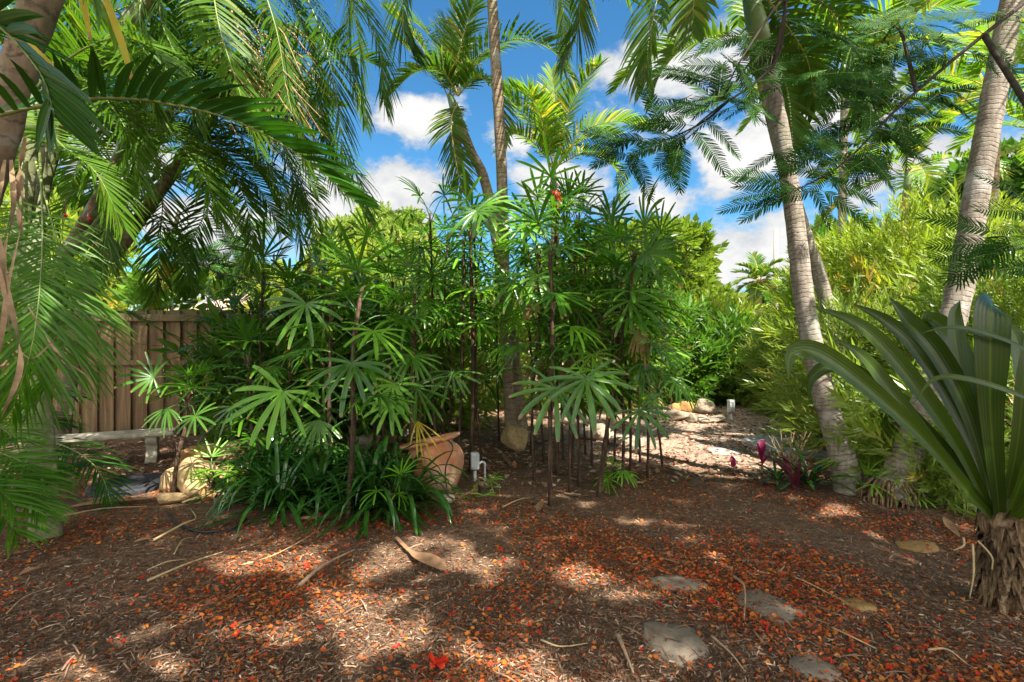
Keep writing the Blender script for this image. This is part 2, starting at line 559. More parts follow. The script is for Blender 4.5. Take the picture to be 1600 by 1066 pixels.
def stone_mat(name, a, b, c, scale=6):
    t = NT(name)
    ob = t.n('ShaderNodeObjectInfo').outputs['Random']
    n1 = t.noise(scale, 8, .65)
    col = t.ramp(n1, [(.3, a), (.52, b), (.75, c)])
    col = t.mix(t.math('MULTIPLY', ob, .5), col, tuple(q * .6 for q in b))
    n2 = t.noise(scale * .5, 5, .6)
    col = t.mix(t.mr(n2, .58, .72, 0, .6), col, (.10, .085, .06))
    n3 = t.noise(scale * 7, 5, .7)
    h = t.math('ADD', n1, t.math('MULTIPLY', n3, .35))
    return t.bsdf(col, .88, .2, h, .7, .02)


M['rock_tan'] = stone_mat('tan limestone', (.24, .14, .06), (.46, .31, .15), (.62, .48, .29))
M['rock_gold'] = stone_mat('golden limestone', (.22, .11, .035), (.38, .21, .075), (.48, .31, .14))
M['rock_pale'] = stone_mat('pale limestone', (.19, .145, .10), (.33, .265, .19), (.47, .40, .31))
M['slab'] = stone_mat('stepping stone', (.11, .085, .058), (.21, .165, .12), (.32, .265, .20), 5)
M['slab_grey'] = stone_mat('grey stepping slab', (.24, .23, .21), (.36, .35, .32), (.48, .46, .42), 4)
M['slab_gold'] = stone_mat('golden stepping stone', (.17, .09, .03), (.28, .165, .06), (.36, .24, .11), 5)


def terra_mat():
    t = NT('terracotta')
    n1 = t.noise(5, 7, .62); n2 = t.noise(2.2, 4)
    col = t.ramp(n1, [(.3, (.26, .09, .04)), (.5, (.44, .18, .085)), (.75, (.56, .30, .18))])
    col = t.mix(t.mr(n2, .47, .62, 0, .75), col, (.40, .31, .23))
    col = t.mix(t.mr(t.noise(9, 6, .7), .55, .68, 0, .6), col, (.13, .08, .045))
    sp = t.n('ShaderNodeSeparateXYZ'); t.l(t.n('ShaderNodeTexCoord').outputs['Object'], sp.inputs[0])
    col = t.mix(t.mr(t.math('ADD', sp.outputs[2], t.math('MULTIPLY', n1, .2)), .14, .26, .6, 0), col, (.11, .065, .04))
    return t.bsdf(col, .8, .25, n1, .25, .008)


M['terra'] = terra_mat()


def shingle_mat():
    t = NT('tan roof shingles')
    br = t.n('ShaderNodeTexBrick'); t.l(t.n('ShaderNodeTexCoord').outputs['Object'], br.inputs[0])
    br.inputs['Scale'].default_value = 3.0
    br.inputs['Color1'].default_value = (.42, .30, .23, 1); br.inputs['Color2'].default_value = (.34, .24, .18, 1)
    br.inputs['Mortar'].default_value = (.2, .14, .1, 1); br.inputs['Mortar Size'].default_value = .01
    return t.bsdf(br.outputs[0], .9, .15)


M['shingle'] = shingle_mat()

# ----------------------------------------------------------------- world, sun, camera
scene = bpy.context.scene
w = bpy.data.worlds.new("World"); scene.world = w; w.use_nodes = True


def build_world():
    nt = w.node_tree; nt.nodes.clear()
    t = NT.__new__(NT); t.t = nt; t.mat = None
    out = t.n('ShaderNodeOutputWorld'); bg = t.n('ShaderNodeBackground')
    sky = t.n('ShaderNodeTexSky', sky_type='NISHITA')
    sky.sun_disc = False; sky.sun_elevation = SUN_EL; sky.sun_rotation = SUN_AZ
    sky.air_density = 1.0; sky.dust_density = 0.15; sky.ozone_density = 4.0; sky.altitude = 0
    hs = t.n('ShaderNodeHueSaturation'); hs.inputs['Saturation'].default_value = SKY_SAT; hs.inputs['Value'].default_value = SKY_VAL
    t.l(sky.outputs[0], hs.inputs['Color'])
    skyc = t.mix(1.0, hs.outputs[0], (.55, .92, .95), 'MULTIPLY')
    d = t.n('ShaderNodeTexCoord').outputs['Generated']
    sp = t.n('ShaderNodeSeparateXYZ'); t.l(d, sp.inputs[0])
    az = t.math('ARCTAN2', sp.outputs[0], sp.outputs[1]); el = t.math('ARCSINE', sp.outputs[2])
    # cumulus positions: compass bearing, elevation, half width, half height (degrees)
    best = None
    for a, e, rx, ry in CLOUDS:
        dx = t.math('DIVIDE', t.math('SUBTRACT', az, rad(a)), rad(rx))
        dy = t.math('DIVIDE', t.math('SUBTRACT', el, rad(e)), rad(ry))
        r = t.math('SQRT', t.math('ADD', t.math('MULTIPLY', dx, dx), t.math('MULTIPLY', dy, dy)))
        b = t.math('SUBTRACT', 1.0, r)
        best = b if best is None else t.math('SMOOTH_MAX', best, b, 0.15)
    back = t.math('SUBTRACT', t.math('MULTIPLY', t.noise(2.2, 4, .5, vec=d), 3.2), 1.35)   # unseen clouds added behind the camera as white fill light
    back = t.math('SUBTRACT', back, t.mr(sp.outputs[1], -.1, .35, 0, 3))
    best = t.math('MAXIMUM', best, back)
    nz = t.noise(9, 9, .62, vec=d, stretch=(1, 1, 1.5)); nz2 = t.noise(5, 6, .55, vec=d, stretch=(1, 1, 1.8))
    k = t.math('ADD', best, t.math('MULTIPLY', t.math('SUBTRACT', nz, .5), 2.4))
    mask = t.mr(k, .02, .50, 0, 1, True)
    shade = t.mr(t.math('ADD', t.math('MULTIPLY', k, .5), t.math('SUBTRACT', nz2, .5)), 0.0, .55, 0, 1, True)
    cc = t.mix(shade, CL_DARK, CL_LIGHT)
    cc = t.mix(t.mr(sp.outputs[1], -.15, .35), (14.5, 13.7, 12.2), cc)      # added clouds out of view, boosted to lift the shaded planting
    col = t.mix(mask, skyc, cc)
    t.l(col, bg.inputs[0]); bg.inputs[1].default_value = 0.10
    t.l(bg.outputs[0], out.inputs[0])


def sky_dir(px, py, rx, ry):
    x, z = (px - 800) / F, (533 - py) / F
    return (math.degrees(math.atan2(x, 1)), math.degrees(math.asin(z / math.sqrt(1 + x * x + z * z))), rx * .080, ry * .078)


SKY_SAT, SKY_VAL = 1.12, 0.65
CL_DARK, CL_LIGHT = (2.1, 2.18, 2.28), (3.25, 3.2, 3.12)
CLOUDS = [sky_dir(*q) for q in ((645, 185, 75, 40), (585, 315, 150, 75), (1060, 105, 120, 85), (1200, 225, 120, 80),
                                 (1025, 315, 70, 35), (1175, 405, 150, 70), (800, 215, 55, 30), (880, 295, 90, 45), (340, 345, 110, 60),
                                 (330, 450, 100, 45), (1480, 270, 110, 60), (1310, 170, 70, 40), (200, 250, 90, 50))]
build_world()

sl = bpy.data.lights.new('sun', 'SUN'); sl.energy = 5.0; sl.angle = rad(0.5); sl.color = (1, .95, .86)
so = bpy.data.objects.new('sun', sl); C.objects.link(so)
so.rotation_euler = SUN.to_track_quat('Z', 'Y').to_euler(); so.location = SUN * 40

cam = bpy.data.cameras.new('camera'); co = bpy.data.objects.new('camera', cam); C.objects.link(co)
co.location = (0, 0, EYE); co.rotation_euler = (rad(90), 0, 0)
cam.sensor_width = 36; cam.lens = 18.0; cam.clip_start = 0.05; cam.clip_end = 2000
scene.camera = co
scene.view_settings.view_transform = 'Standard'; scene.view_settings.look = 'None'
scene.view_settings.exposure = 1.74; scene.view_settings.gamma = 1
scene.cycles.max_bounces = 8; scene.cycles.diffuse_bounces = 4; scene.cycles.transmission_bounces = 4
scene.cycles.caustics_reflective = False; scene.cycles.caustics_refractive = False
scene.cycles.sample_clamp_indirect = 8

# ----------------------------------------------------------------- ground


def build_ground():
    def axis(lo, hi, fine_lo, fine_hi, st):
        a = list(np.arange(fine_lo, fine_hi + 1e-6, st))
        s, x = st, fine_hi
        while x < hi:
            s *= 1.35; x += s; a.append(x)
        s, x = st, fine_lo
        while x > lo:
            s *= 1.35; x -= s; a.insert(0, x)
        return a
    xs = axis(-500, 500, -7, 7, .09); ys = axis(-60, 900, 1, 11, .09)
    vs = [(x, y, gh(x, y)) for y in ys for x in xs]
    nx = len(xs)
    fs = [(j * nx + i, j * nx + i + 1, (j + 1) * nx + i + 1, (j + 1) * nx + i) for j in range(len(ys) - 1) for i in range(nx - 1)]
    me = bpy.data.meshes.new('ground'); me.from_pydata(vs, [], fs); me.polygons.foreach_set('use_smooth', [True] * len(fs))
    tag(link_mesh('ground', me, M['ground']), kind='structure')


build_ground()

# patches of sun on the mulch: (px, py, half width, half height) in photo pixels -> ellipses on the ground
LIT = []
for px, py, rx, ry in ((560, 965, 62, 42), (640, 1000, 40, 24), (785, 1042, 95, 24), (735, 882, 70, 20), (600, 880, 50, 30), (385, 868, 40, 26),
                       (890, 905, 62, 20), (975, 935, 55, 15), (235, 1042, 90, 22), (150, 1055, 60, 12), (1130, 722, 130, 24), (1100, 668, 140, 20),
                       (480, 880, 40, 20), (1305, 800, 30, 7), (700, 850, 40, 8), (520, 935, 50, 14), (1015, 1062, 70, 10), (880, 1062, 60, 16), (660, 850, 30, 12),
                       (440, 845, 30, 8), (1250, 700, 90, 20), (230, 705, 35, 9), (165, 745, 22, 6), (690, 700, 80, 10)):
    c = gp(px, py)
    LIT.append((c.x, c.y, .82 * rx / F * c.y, .82 * ry * c.y * c.y / (EYE * F)))


def lit_amount(x, y):
    q = 0
    wx = x + .10 * noise.noise(V((x * 4, y * 4, 1))); wy = y + .10 * noise.noise(V((x * 4, y * 4, 7)))
    for cx, cy, rx, ry in LIT:
        d = math.hypot((wx - cx) / rx, (wy - cy) / ry)
        q = max(q, 1.25 - d)
    return q


# ----------------------------------------------------------------- palm fronds


def frond(mb, path, pairs=42, llen=.45, lw=.017, start=.14, lift=.25, sag=.55, vee=.25, segs=4, roll=0.0, rr=.011, prof=None, jit=.12, wide_fold=.3, hang=0.0, stalk=True, fwd=(.35, 1.1)):
    """pinnate frond along a rachis path (list of points from base to tip)"""
    n = max(14, len(path))
    pts = spline(path, 26)
    L = [0.0]
    for i in range(1, len(pts)):
        L.append(L[-1] + (pts[i] - pts[i - 1]).length)
    tot = L[-1]
    rs = [rr * (1 - .85 * q / tot) for q in L]
    if stalk:
        mb.tube(pts, rs, 5, .5, 1, cap=False)
    tang = []
    for i in range(len(pts)):
        tang.append((pts[min(i + 1, len(pts) - 1)] - pts[max(i - 1, 0)]).normalized())
    side0 = tang[0].cross(UP)
    if side0.length < .15:
        side0 = (tang[-1].cross(UP)) if tang[-1].cross(UP).length > .15 else V((1, 0, 0))
    side0.normalize()
    for j in range(pairs):
        t = start + (1 - start) * (j + .5) / pairs
        i = min(int(t * (len(pts) - 1)), len(pts) - 2); fr = t * (len(pts) - 1) - i
        p = pts[i].lerp(pts[i + 1], fr); tg = tang[i].lerp(tang[i + 1], fr).normalized()
        sd = tg.cross(UP)
        if sd.length < .25:
            sd = side0.copy()
        else:
            sd.normalize()
            if sd.dot(side0) < 0: sd = -sd
        if roll:
            sd = Matrix.Rotation(roll, 3, tg) @ sd
        nup = sd.cross(tg).normalized()
        if nup.z < 0 and not roll: nup = -nup
        s = (t - start) / (1 - start)
        pl = math.sin(math.pi * (.16 + .72 * s) ) ** .8 if prof is None else prof(s)
        for sg in (-1, 1):
            ll = llen * pl * u(.88, 1.08)
            if RND.random() < .035: continue
            a = fwd[0] + (fwd[1] - fwd[0]) * s + u(-jit, jit)
            d = sd * (sg * math.cos(a)) + tg * math.sin(a) + nup * (vee + u(-jit, jit))
            d.normalize()
            wd = tg - d * tg.dot(d)
            if wd.length < .05: wd = nup.copy()
            wd.normalize()
            rv = RND.random()
            pp = [p.copy()]; q = p.copy(); dd = d.copy()
            st = ll / segs
            g = (sag * u(.6, 1.4) + hang) / segs
            for k in range(segs):
                q = q + dd * st; pp.append(q.copy())
                dd = (dd + V((0, 0, -1)) * g * (.5 + k * .5)).normalized()
            lwj = lw * u(.85, 1.15)
            ws = [lwj * .55, lwj, lwj * .95, lwj * .62, .0008] if segs == 4 else [lwj * (.6 + .4 * math.sin(math.pi * min(1, k / segs * 1.1))) * (1 - (k / segs) ** 4) + .0008 for k in range(segs + 1)]
            if wide_fold:
                nn = d.cross(wd).normalized()
                mb.strip(pp, wd, ws, nn, wide_fold, rv)
            else:
                mb.flat(pp, wd, ws, rv)


def arc(base, az, el, length, droop, n=9, bend=0.0, power=1.35):
    pts = [base.copy()]; p = base.copy()
    for k in range(n):
        t = (k + .5) / n
        e = el - droop * t ** power
        a = az + bend * t
        p = p + V((math.sin(a) * math.cos(e), math.cos(a) * math.cos(e), math.sin(e))) * (length / n)
        pts.append(p.copy())
    return pts


def trunk(mb, path, r0, r1, sides=14, flare=1.35, n=40, crown=None, wob=.06, ringr=.0, ringd=.09):
    pts = spline(path, n)
    L = [0]
    for i in range(1, n): L.append(L[-1] + (pts[i] - pts[i - 1]).length)
    rs = []
    for q in L:
        t = q / L[-1]
        r = r0 + (r1 - r0) * t
        r *= 1 + (flare - 1) * math.exp(-q / .22)
        r *= 1 + ringr * (1 if (int(q / ringd) % 2) else -1)
        rs.append(r)
    mb.tube(pts, rs, sides, .5, 0, wob=wob)
    return pts


def add_crown(root, top, dirv, n, length, mats, az0=0.0, els=(75, 5), droop=(1.0, 1.7), pairs=40, llen=.42, lw=.016, shaft=.55, shaft_r=.055, seed=1, azs=None, vee=.3, sag=.5, skip=None, roll=0, lsc=None, rr=.012):
    """crownshaft and fronds on a palm stem"""
    global RND
    keep = RND; RND = random.Random(seed)
    if shaft:
        mb = MB()
        d = dirv.normalized()
        mb.tube([top - d * .02, top + d * shaft * .3, top + d * shaft * .7, top + d * shaft], [shaft_r, shaft_r * 1.12, shaft_r * .85, shaft_r * .55], 12)
        mb.build('crownshaft', M['shaft'], root)
        top = top + d * (shaft * .93)
    for k in range(n):
        az = (az0 + k * 2.39996 + u(-.2, .2)) if azs is None else azs[k]
        e = rad(els[0] + (els[1] - els[0]) * (k / max(1, n - 1)) + u(-6, 6))
        dr = droop[0] + (droop[1] - droop[0]) * RND.random()
        L = length * u(.85, 1.1)
        pth = arc(top + V((math.sin(az), math.cos(az), 0)) * .03 - V((0, 0, .02 * k * .4)), az, e, L, dr, bend=u(-.25, .25))
        if skip and skip(pth): continue
        mb = MB()
        frond(mb, pth, pairs, llen, lw, .16, sag=sag * u(.7, 1.3), vee=vee, roll=u(-.25, .25) + roll, rr=rr)
        mb.build('frond', mats, root)
    RND = keep


AREC = [M['areca'], M['rachis']]; PALM = [M['palm'], M['rachis_yellow']]; YPALM = [M['yellow_palm'], M['rachis_yellow']]; DARK = [M['dark_frond'], M['rachis']]
LOWF = [M['low_frond'], M['rachis']]


def palm(name, label, path, r0, r1, tmat, group=None, flare=1.35, sides=14, ringr=0.0, n=40, cat='palm tree', wob=.06):
    base = V(path[0])
    root = thing(name, label, cat, base, group)
    mb = MB(); pts = trunk(mb, path, r0, r1, sides, flare, n, ringr=ringr, wob=wob)
    mb.build('trunk', tmat, root)
    return root, pts[-1], (pts[-1] - pts[-4]).normalized()


GRP_T = 'slender palms behind the lady palms'
# --- palm in the middle: straight trunk rising out of the lady palms, crown above the frame
b = gp(800, 700)
r, tp, dv = palm('tall_palm', 'tall straight palm trunk rising from the lady palms past the top edge', [b, at(790, 500, 6.75), at(783, 250, 6.7), at(770, 20, 6.65), at(766, -70, 6.65)], .078, .066, M['trunk_brown'], GRP_T, ringr=.008, n=60, flare=1.25)
add_crown(r, tp, dv, 4, 2.5, PALM, els=(70, 25), droop=(1.3, 1.8), pairs=44, llen=.55, lw=.02, shaft=.7, shaft_r=.08, seed=3)
for pth in ([(768, -130, 6.6), (660, -160, 6.2), (575, -80, 5.9), (545, 60, 5.7), (570, 190, 5.6)],
            [(768, -130, 6.6), (690, -150, 6.1), (640, -70, 5.8), (630, 40, 5.7), (650, 80, 5.7)],
            [(768, -130, 6.6), (840, -150, 6.1), (890, -80, 5.9), (905, 30, 5.8), (880, 95, 5.8)],
            [(768, -130, 6.6), (880, -170, 6.3), (960, -110, 6.2), (1010, 0, 6.1), (1015, 120, 6.1)],
            [(768, -130, 6.6), (820, -160, 6.9), (862, -100, 7.3), (880, 10, 7.5), (880, 110, 7.6)]):
    mb = MB(); frond(mb, [at(*q) for q in pth], 72, .56, .017, .2, sag=.9, vee=.1, fwd=(.6, 1.15)); mb.build('frond', PALM, r)
# --- second trunk leaning left from the same foot
r, tp, dv = palm('short_palm', 'shorter palm leaning left beside the tall straight trunk, shaggy crown against blue sky', [gp(815, 690), at(795, 500, 7.2), at(762, 300, 7.4), at(735, 235, 7.5), at(716, 185, 7.6)], .10, .065, M['trunk_brown'], GRP_T, ringr=.012)
add_crown(r, tp, dv, 4, 1.5, PALM, els=(80, 60), droop=(.5, 1.0), pairs=40, llen=.45, lw=.016, shaft=.42, shaft_r=.07, seed=8)
for pth in ([(716, 150, 7.5), (690, 110, 7.3), (650, 112, 7.1), (608, 150, 7.0)],
            [(716, 150, 7.5), (740, 95, 7.4), (800, 62, 7.2), (860, 75, 7.1), (888, 115, 7.0)],
            [(716, 150, 7.5), (722, 80, 7.6), (712, 20, 7.7), (690, -40, 7.8)],
            [(716, 150, 7.5), (695, 90, 7.8), (655, 40, 8.1), (610, 20, 8.3)],
            [(716, 150, 7.5), (745, 120, 7.2), (775, 150, 7.0), (785, 215, 6.9)],
            [(716, 160, 7.5), (705, 190, 7.3), (712, 250, 7.3), (722, 300, 7.3)],
            [(716, 150, 7.5), (690, 130, 7.9), (640, 80, 8.1), (620, 60, 8.2)]):
    mb = MB(); frond(mb, [at(*q) for q in pth], 56, .48, .015, .1, sag=.5, vee=.25, fwd=(.45, 1.1)); mb.build('frond', PALM, r)
mb = MB()
for k in range(16):
    p0 = at(716 + u(-6, 6), 185, 7.5 + u(-.1, .1))
    mb.flat([p0, p0 + V((u(-.1, .05), u(-.1, .1), -.3)), p0 + V((u(-.12, .12), u(-.15, .1), -u(.5, .95)))], V((1, .2, 0)), [.012, .02, .003], RND.random())
mb.build('dry_fibre', M['fibre'], r)
# --- third palm, further back, yellow fronds
r, tp, dv = palm('yellowing_palm', 'low palm with yellow tipped fronds showing above the lady palms', [gx(868, 9.2), at(868, 420, 9.2), at(865, 285, 9.2)], .09, .07, M['trunk_brown'], GRP_T)
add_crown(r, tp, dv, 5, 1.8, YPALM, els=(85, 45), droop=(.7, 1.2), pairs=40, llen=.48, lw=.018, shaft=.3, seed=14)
for pth in ([(866, 262, 9.1), (850, 200, 9), (835, 160, 8.9), (800, 135, 8.8)],
            [(866, 262, 9.1), (868, 180, 9.1), (862, 110, 9.2)],
            [(866, 262, 9.1), (905, 210, 8.9), (960, 190, 8.7), (1015, 200, 8.6)],
            [(866, 262, 9.1), (830, 220, 8.9), (800, 210, 8.7), (788, 235, 8.6)],
            [(866, 262, 9.1), (915, 240, 8.7), (960, 262, 8.5), (965, 310, 8.4)]):
    mb = MB(); frond(mb, [at(*q) for q in pth], 40, .46, .018, .1, sag=.45, vee=.3); mb.build('frond', YPALM, r)

# --- right: pale ringed trunks
GRP_R = 'pale ringed palms on the right'
base = gp(1332, 772)
r, tp, dv = palm('leaning_palm', 'pale ringed palm trunk curving up left of the shrubs, foot beside purple plants', [base, at(1312, 700, 4.75), at(1283, 600, 4.8), at(1258, 480, 4.85), at(1240, 330, 4.9), at(1213, 170, 4.95), at(1190, 70, 5.0)], .104, .070, M['trunk_pale'], GRP_R, 1.5, 18, .010, 120)
add_crown(r, tp, dv, 5, 2.0, PALM, els=(80, 20), droop=(1.0, 1.6), pairs=44, llen=.5, lw=.02, shaft=.7, shaft_r=.09, seed=21)
for pth in ([(1172, -40, 5), (1090, -90, 4.8), (1040, -40, 4.7), (1015, 60, 4.6), (1010, 125, 4.6)],
            [(1172, -40, 5), (1130, -80, 4.6), (1090, -30, 4.4), (1082, 50, 4.3)],
            [(1172, -40, 5), (1230, -30, 5.2), (1300, 20, 5.4), (1345, 120, 5.5), (1350, 170, 5.5)],
            [(1172, -40, 5), (1215, 20, 5.3), (1260, 90, 5.6), (1275, 170, 5.8)],
            [(1172, -20, 5.1), (1200, 60, 5.6), (1230, 140, 5.9), (1240, 230, 6.0)]):
    mb = MB(); frond(mb, [at(*q) for q in pth], 44, .5, .021, .2, sag=.7, vee=.2); mb.build('frond', PALM, r)
base = gx(1330, 6.6)
r, tp, dv = palm('back_leaning_palm', 'thinner palm trunk half hidden just behind the pale curving trunk', [base, at(1290, 470, 6.6), at(1262, 380, 6.6), at(1225, 260, 6.6), at(1200, 160, 6.6), at(1190, 120, 6.6)], .095, .07, M['trunk_pale'], GRP_R, 1.2, 14, .010, 60)
add_crown(r, tp, dv, 6, 1.9, PALM, els=(75, 0), droop=(1.0, 1.7), pairs=40, llen=.45, lw=.02, shaft=.6, shaft_r=.08, seed=25, azs=[.4, 1.3, 2.2, 5.4, 1.0, 4.6])
base = gp(1392, 785)
r, tp, dv = palm('right_palm', 'thick pale ringed palm trunk leaning right behind the broad leaved plant', [base, at(1425, 690, 4.5), at(1462, 580, 4.55), at(1500, 450, 4.6), at(1533, 260, 4.6), at(1562, 100, 4.6), at(1590, -40, 4.6)], .112, .086, M['trunk_pale'], GRP_R, 1.7, 18, .010, 120)
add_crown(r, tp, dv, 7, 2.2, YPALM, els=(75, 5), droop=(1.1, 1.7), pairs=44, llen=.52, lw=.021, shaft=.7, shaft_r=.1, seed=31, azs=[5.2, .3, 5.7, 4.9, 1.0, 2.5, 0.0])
mb = MB()
for k in range(60):
    a = u(0, 6.28); p0 = base + V((math.cos(a) * .15, math.sin(a) * .15, u(.03, .20)))
    q = base + V((math.cos(a) * u(.19, .27), math.sin(a) * u(.19, .27), -.03))
    mb.tube([p0, p0.lerp(q, .5) + V((math.cos(a) * .05, math.sin(a) * .05, .02)), q], [.013, .011, .007], 5, RND.random(), cap=False)
mb.build('root_mass', M['shag'], r)

GRP_B = 'palms behind the shrubs on the right'
bgp = [('thin upright palm trunk standing behind the shrubs between the two pale trunks', 1318, 11.0, 150, .095, [0.2, 1.1, 2.0, 3.0, 4.0, 4.9, 5.6], 2.3, 41),
       ('short stout palm trunk above the lime shrubs right of the thin upright palm', 1416, 12.5, 300, .13, [0.3, 1.2, 2.2, 3.1, 3.9, 4.8, 5.6], 2.2, 43),
       ('slim reddish palm trunk right behind the thick pale leaning trunk', 1552, 8.6, 190, .10, [0.2, 1.1, 2.4, 3.2, 4.0, 4.8, 5.7], 2.3, 47),
       ('yellow green palm with drooping fronds in the far right corner', 1640, 9.5, 260, .11, [3.5, 4.2, 4.9, 5.5, 0, 1.5], 2.4, 51)]
for lab, px, Y, ty, rr_, azs, ln, sd in bgp:
    r, tp, dv = palm('garden_palm', lab, [gx(px, Y), at(px - 2, (533 + ty) / 2, Y), at(px + 2, ty, Y)], rr_, rr_ * .8, M['trunk_brown'] if 'reddish' in lab else M['trunk_pale'], GRP_B, 1.2, 12)
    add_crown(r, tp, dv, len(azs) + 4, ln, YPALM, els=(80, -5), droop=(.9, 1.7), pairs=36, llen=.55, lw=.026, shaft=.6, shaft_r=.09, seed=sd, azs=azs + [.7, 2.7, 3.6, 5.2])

# --- left: clump of slender green palms
GRP_L = 'slender leaning palms on the left'
LEFT = [('green stemmed palm at the left edge, nearest its clump', [(-90, None, 4.5), (-5, 520, 4.45), (22, 430, 4.4), (40, 300, 4.4), (48, 215, 4.4)], .075, .055, M['trunk_green'], 8, 2.0, 61),
        ('greyish palm stem leaning right, second from left in its clump', [(30, None, 5.6), (85, 440, 5.6), (120, 370, 5.6), (160, 300, 5.6), (185, 250, 5.6)], .075, .06, M['trunk_rough'], 8, 2.0, 62),
        ('pale green palm stem leaning right with smooth crownshaft, red fruit hanging beside it', [(50, None, 5.3), (92, 430, 5.3), (150, 360, 5.3), (200, 295, 5.3), (232, 238, 5.3)], .075, .055, M['trunk_green'], 9, 2.0, 63),
        ('brown palm stem leaning furthest right over the fence', [(85, None, 5.9), (140, 445, 5.9), (185, 390, 5.9), (245, 305, 5.9), (292, 240, 5.9)], .085, .065, M['trunk_rough'], 9, 2.1, 64),
        ('dark short palm stem forking beside the brown leaning stem above the fence', [(95, None, 6.3), (125, 460, 6.3), (150, 410, 6.3), (170, 350, 6.3), (175, 320, 6.3)], .075, .06, M['trunk_rough'], 7, 1.8, 65)]
LROOT = []
for lab, pth, r0, r1, tm, nf, ln, sd in LEFT:
    p = [gx(pth[0][0], pth[0][2])] + [at(*q) for q in pth[1:]]
    r, tp, dv = palm('areca_palm', lab, p, r0, r1, tm, GRP_L, 1.2, 12)
    add_crown(r, tp, dv, nf, ln, AREC, els=(78, -5), droop=(1.0, 1.7), pairs=66, llen=.48, lw=.0105, shaft=.5, shaft_r=r1 * 1.05, seed=sd, sag=.6, az0=sd * .7)
    LROOT.append(r)
# crown of a palm whose stem stands out of the frame over the left
r, tp, dv = palm('overhanging_palm', 'palm hanging its long fronds and brown flower stalks down from the top left', [gx(250, 3.9) + V((-.6, -.3, 0)), at(270, 300, 4.6) + V((-1.2, 0, 0)), at(250, 40, 4.6) + V((-.3, 0, 0)), at(330, -70, 4.6)], .08, .07, M['trunk_green'], GRP_L, 1.2, 12)
for pth in ([(335, -100, 4.6), (420, -90, 4.5), (490, 20, 4.4), (525, 150, 4.3), (540, 300, 4.3)],
            [(335, -100, 4.6), (450, -120, 4.7), (530, -50, 4.8), (560, 60, 4.9), (565, 170, 4.9)],
            [(335, -100, 4.6), (390, -60, 4.3), (430, 40, 4.2), (450, 150, 4.2), (480, 260, 4.2)],
            [(335, -100, 4.6), (330, -60, 4.2), (340, 30, 3.9), (370, 130, 3.8), (400, 220, 3.8)],
            [(335, -100, 4.6), (260, -90, 4.3), (220, 0, 4.1), (230, 110, 4.0), (250, 190, 4.0)],
            [(335, -100, 4.6), (300, -90, 4.9), (330, 0, 5.2), (400, 120, 5.3), (450, 250, 5.3), (470, 330, 5.3)],
            [(335, -100, 4.6), (180, -100, 4.5), (120, 0, 4.4), (130, 120, 4.4)],
            [(335, -100, 4.6), (420, -60, 4.8), (480, 60, 4.9), (505, 190, 4.9)],
            [(335, -100, 4.6), (400, -20, 4.7), (440, 90, 4.7), (490, 180, 4.7), (520, 250, 4.7)],
            [(335, -100, 4.6), (310, -20, 4.6), (330, 80, 4.6), (380, 170, 4.6)],
            [(335, -100, 4.6), (470, -110, 4.4), (545, -30, 4.3), (590, 70, 4.25), (600, 160, 4.25)],
            [(335, -100, 4.6), (280, -60, 4.4), (250, 20, 4.3), (290, 120, 4.3), (310, 200, 4.3)],
            [(335, -100, 4.6), (360, 0, 5.0), (400, 90, 5.1), (420, 200, 5.1)],
            [(335, -100, 4.6), (370, -130, 5.1), (440, -40, 5.4), (490, 90, 5.5), (510, 210, 5.5)]):
    mb = MB(); frond(mb, [at(*q) for q in pth], 76, .46, .0105, .16, sag=.6, vee=.12, fwd=(.5, 1.15)); mb.build('frond', AREC, r)
mb = MB()
for k in range(90):
    p0 = at(370 + u(-40, 70), 70 + u(-40, 90), 4.35 + u(-.15, .15))
    d = V((u(.1, .6), u(-.3, .3), -u(.2, .6)))
    mb.tube([p0, p0 + d * .35 + V((0, 0, .04)), p0 + d * .9 + V((0, 0, -.06))], [.008, .006, .003], 4, cap=False)
p = [at(340, -60, 4.5), at(370, 40, 4.4), at(410, 100, 4.35), at(440, 150, 4.3)]
mb.tube(spline(p, 12), [.015 - .001 * i for i in range(12)], 6)
mb.build('flower_stalk', M['fibre'], r)

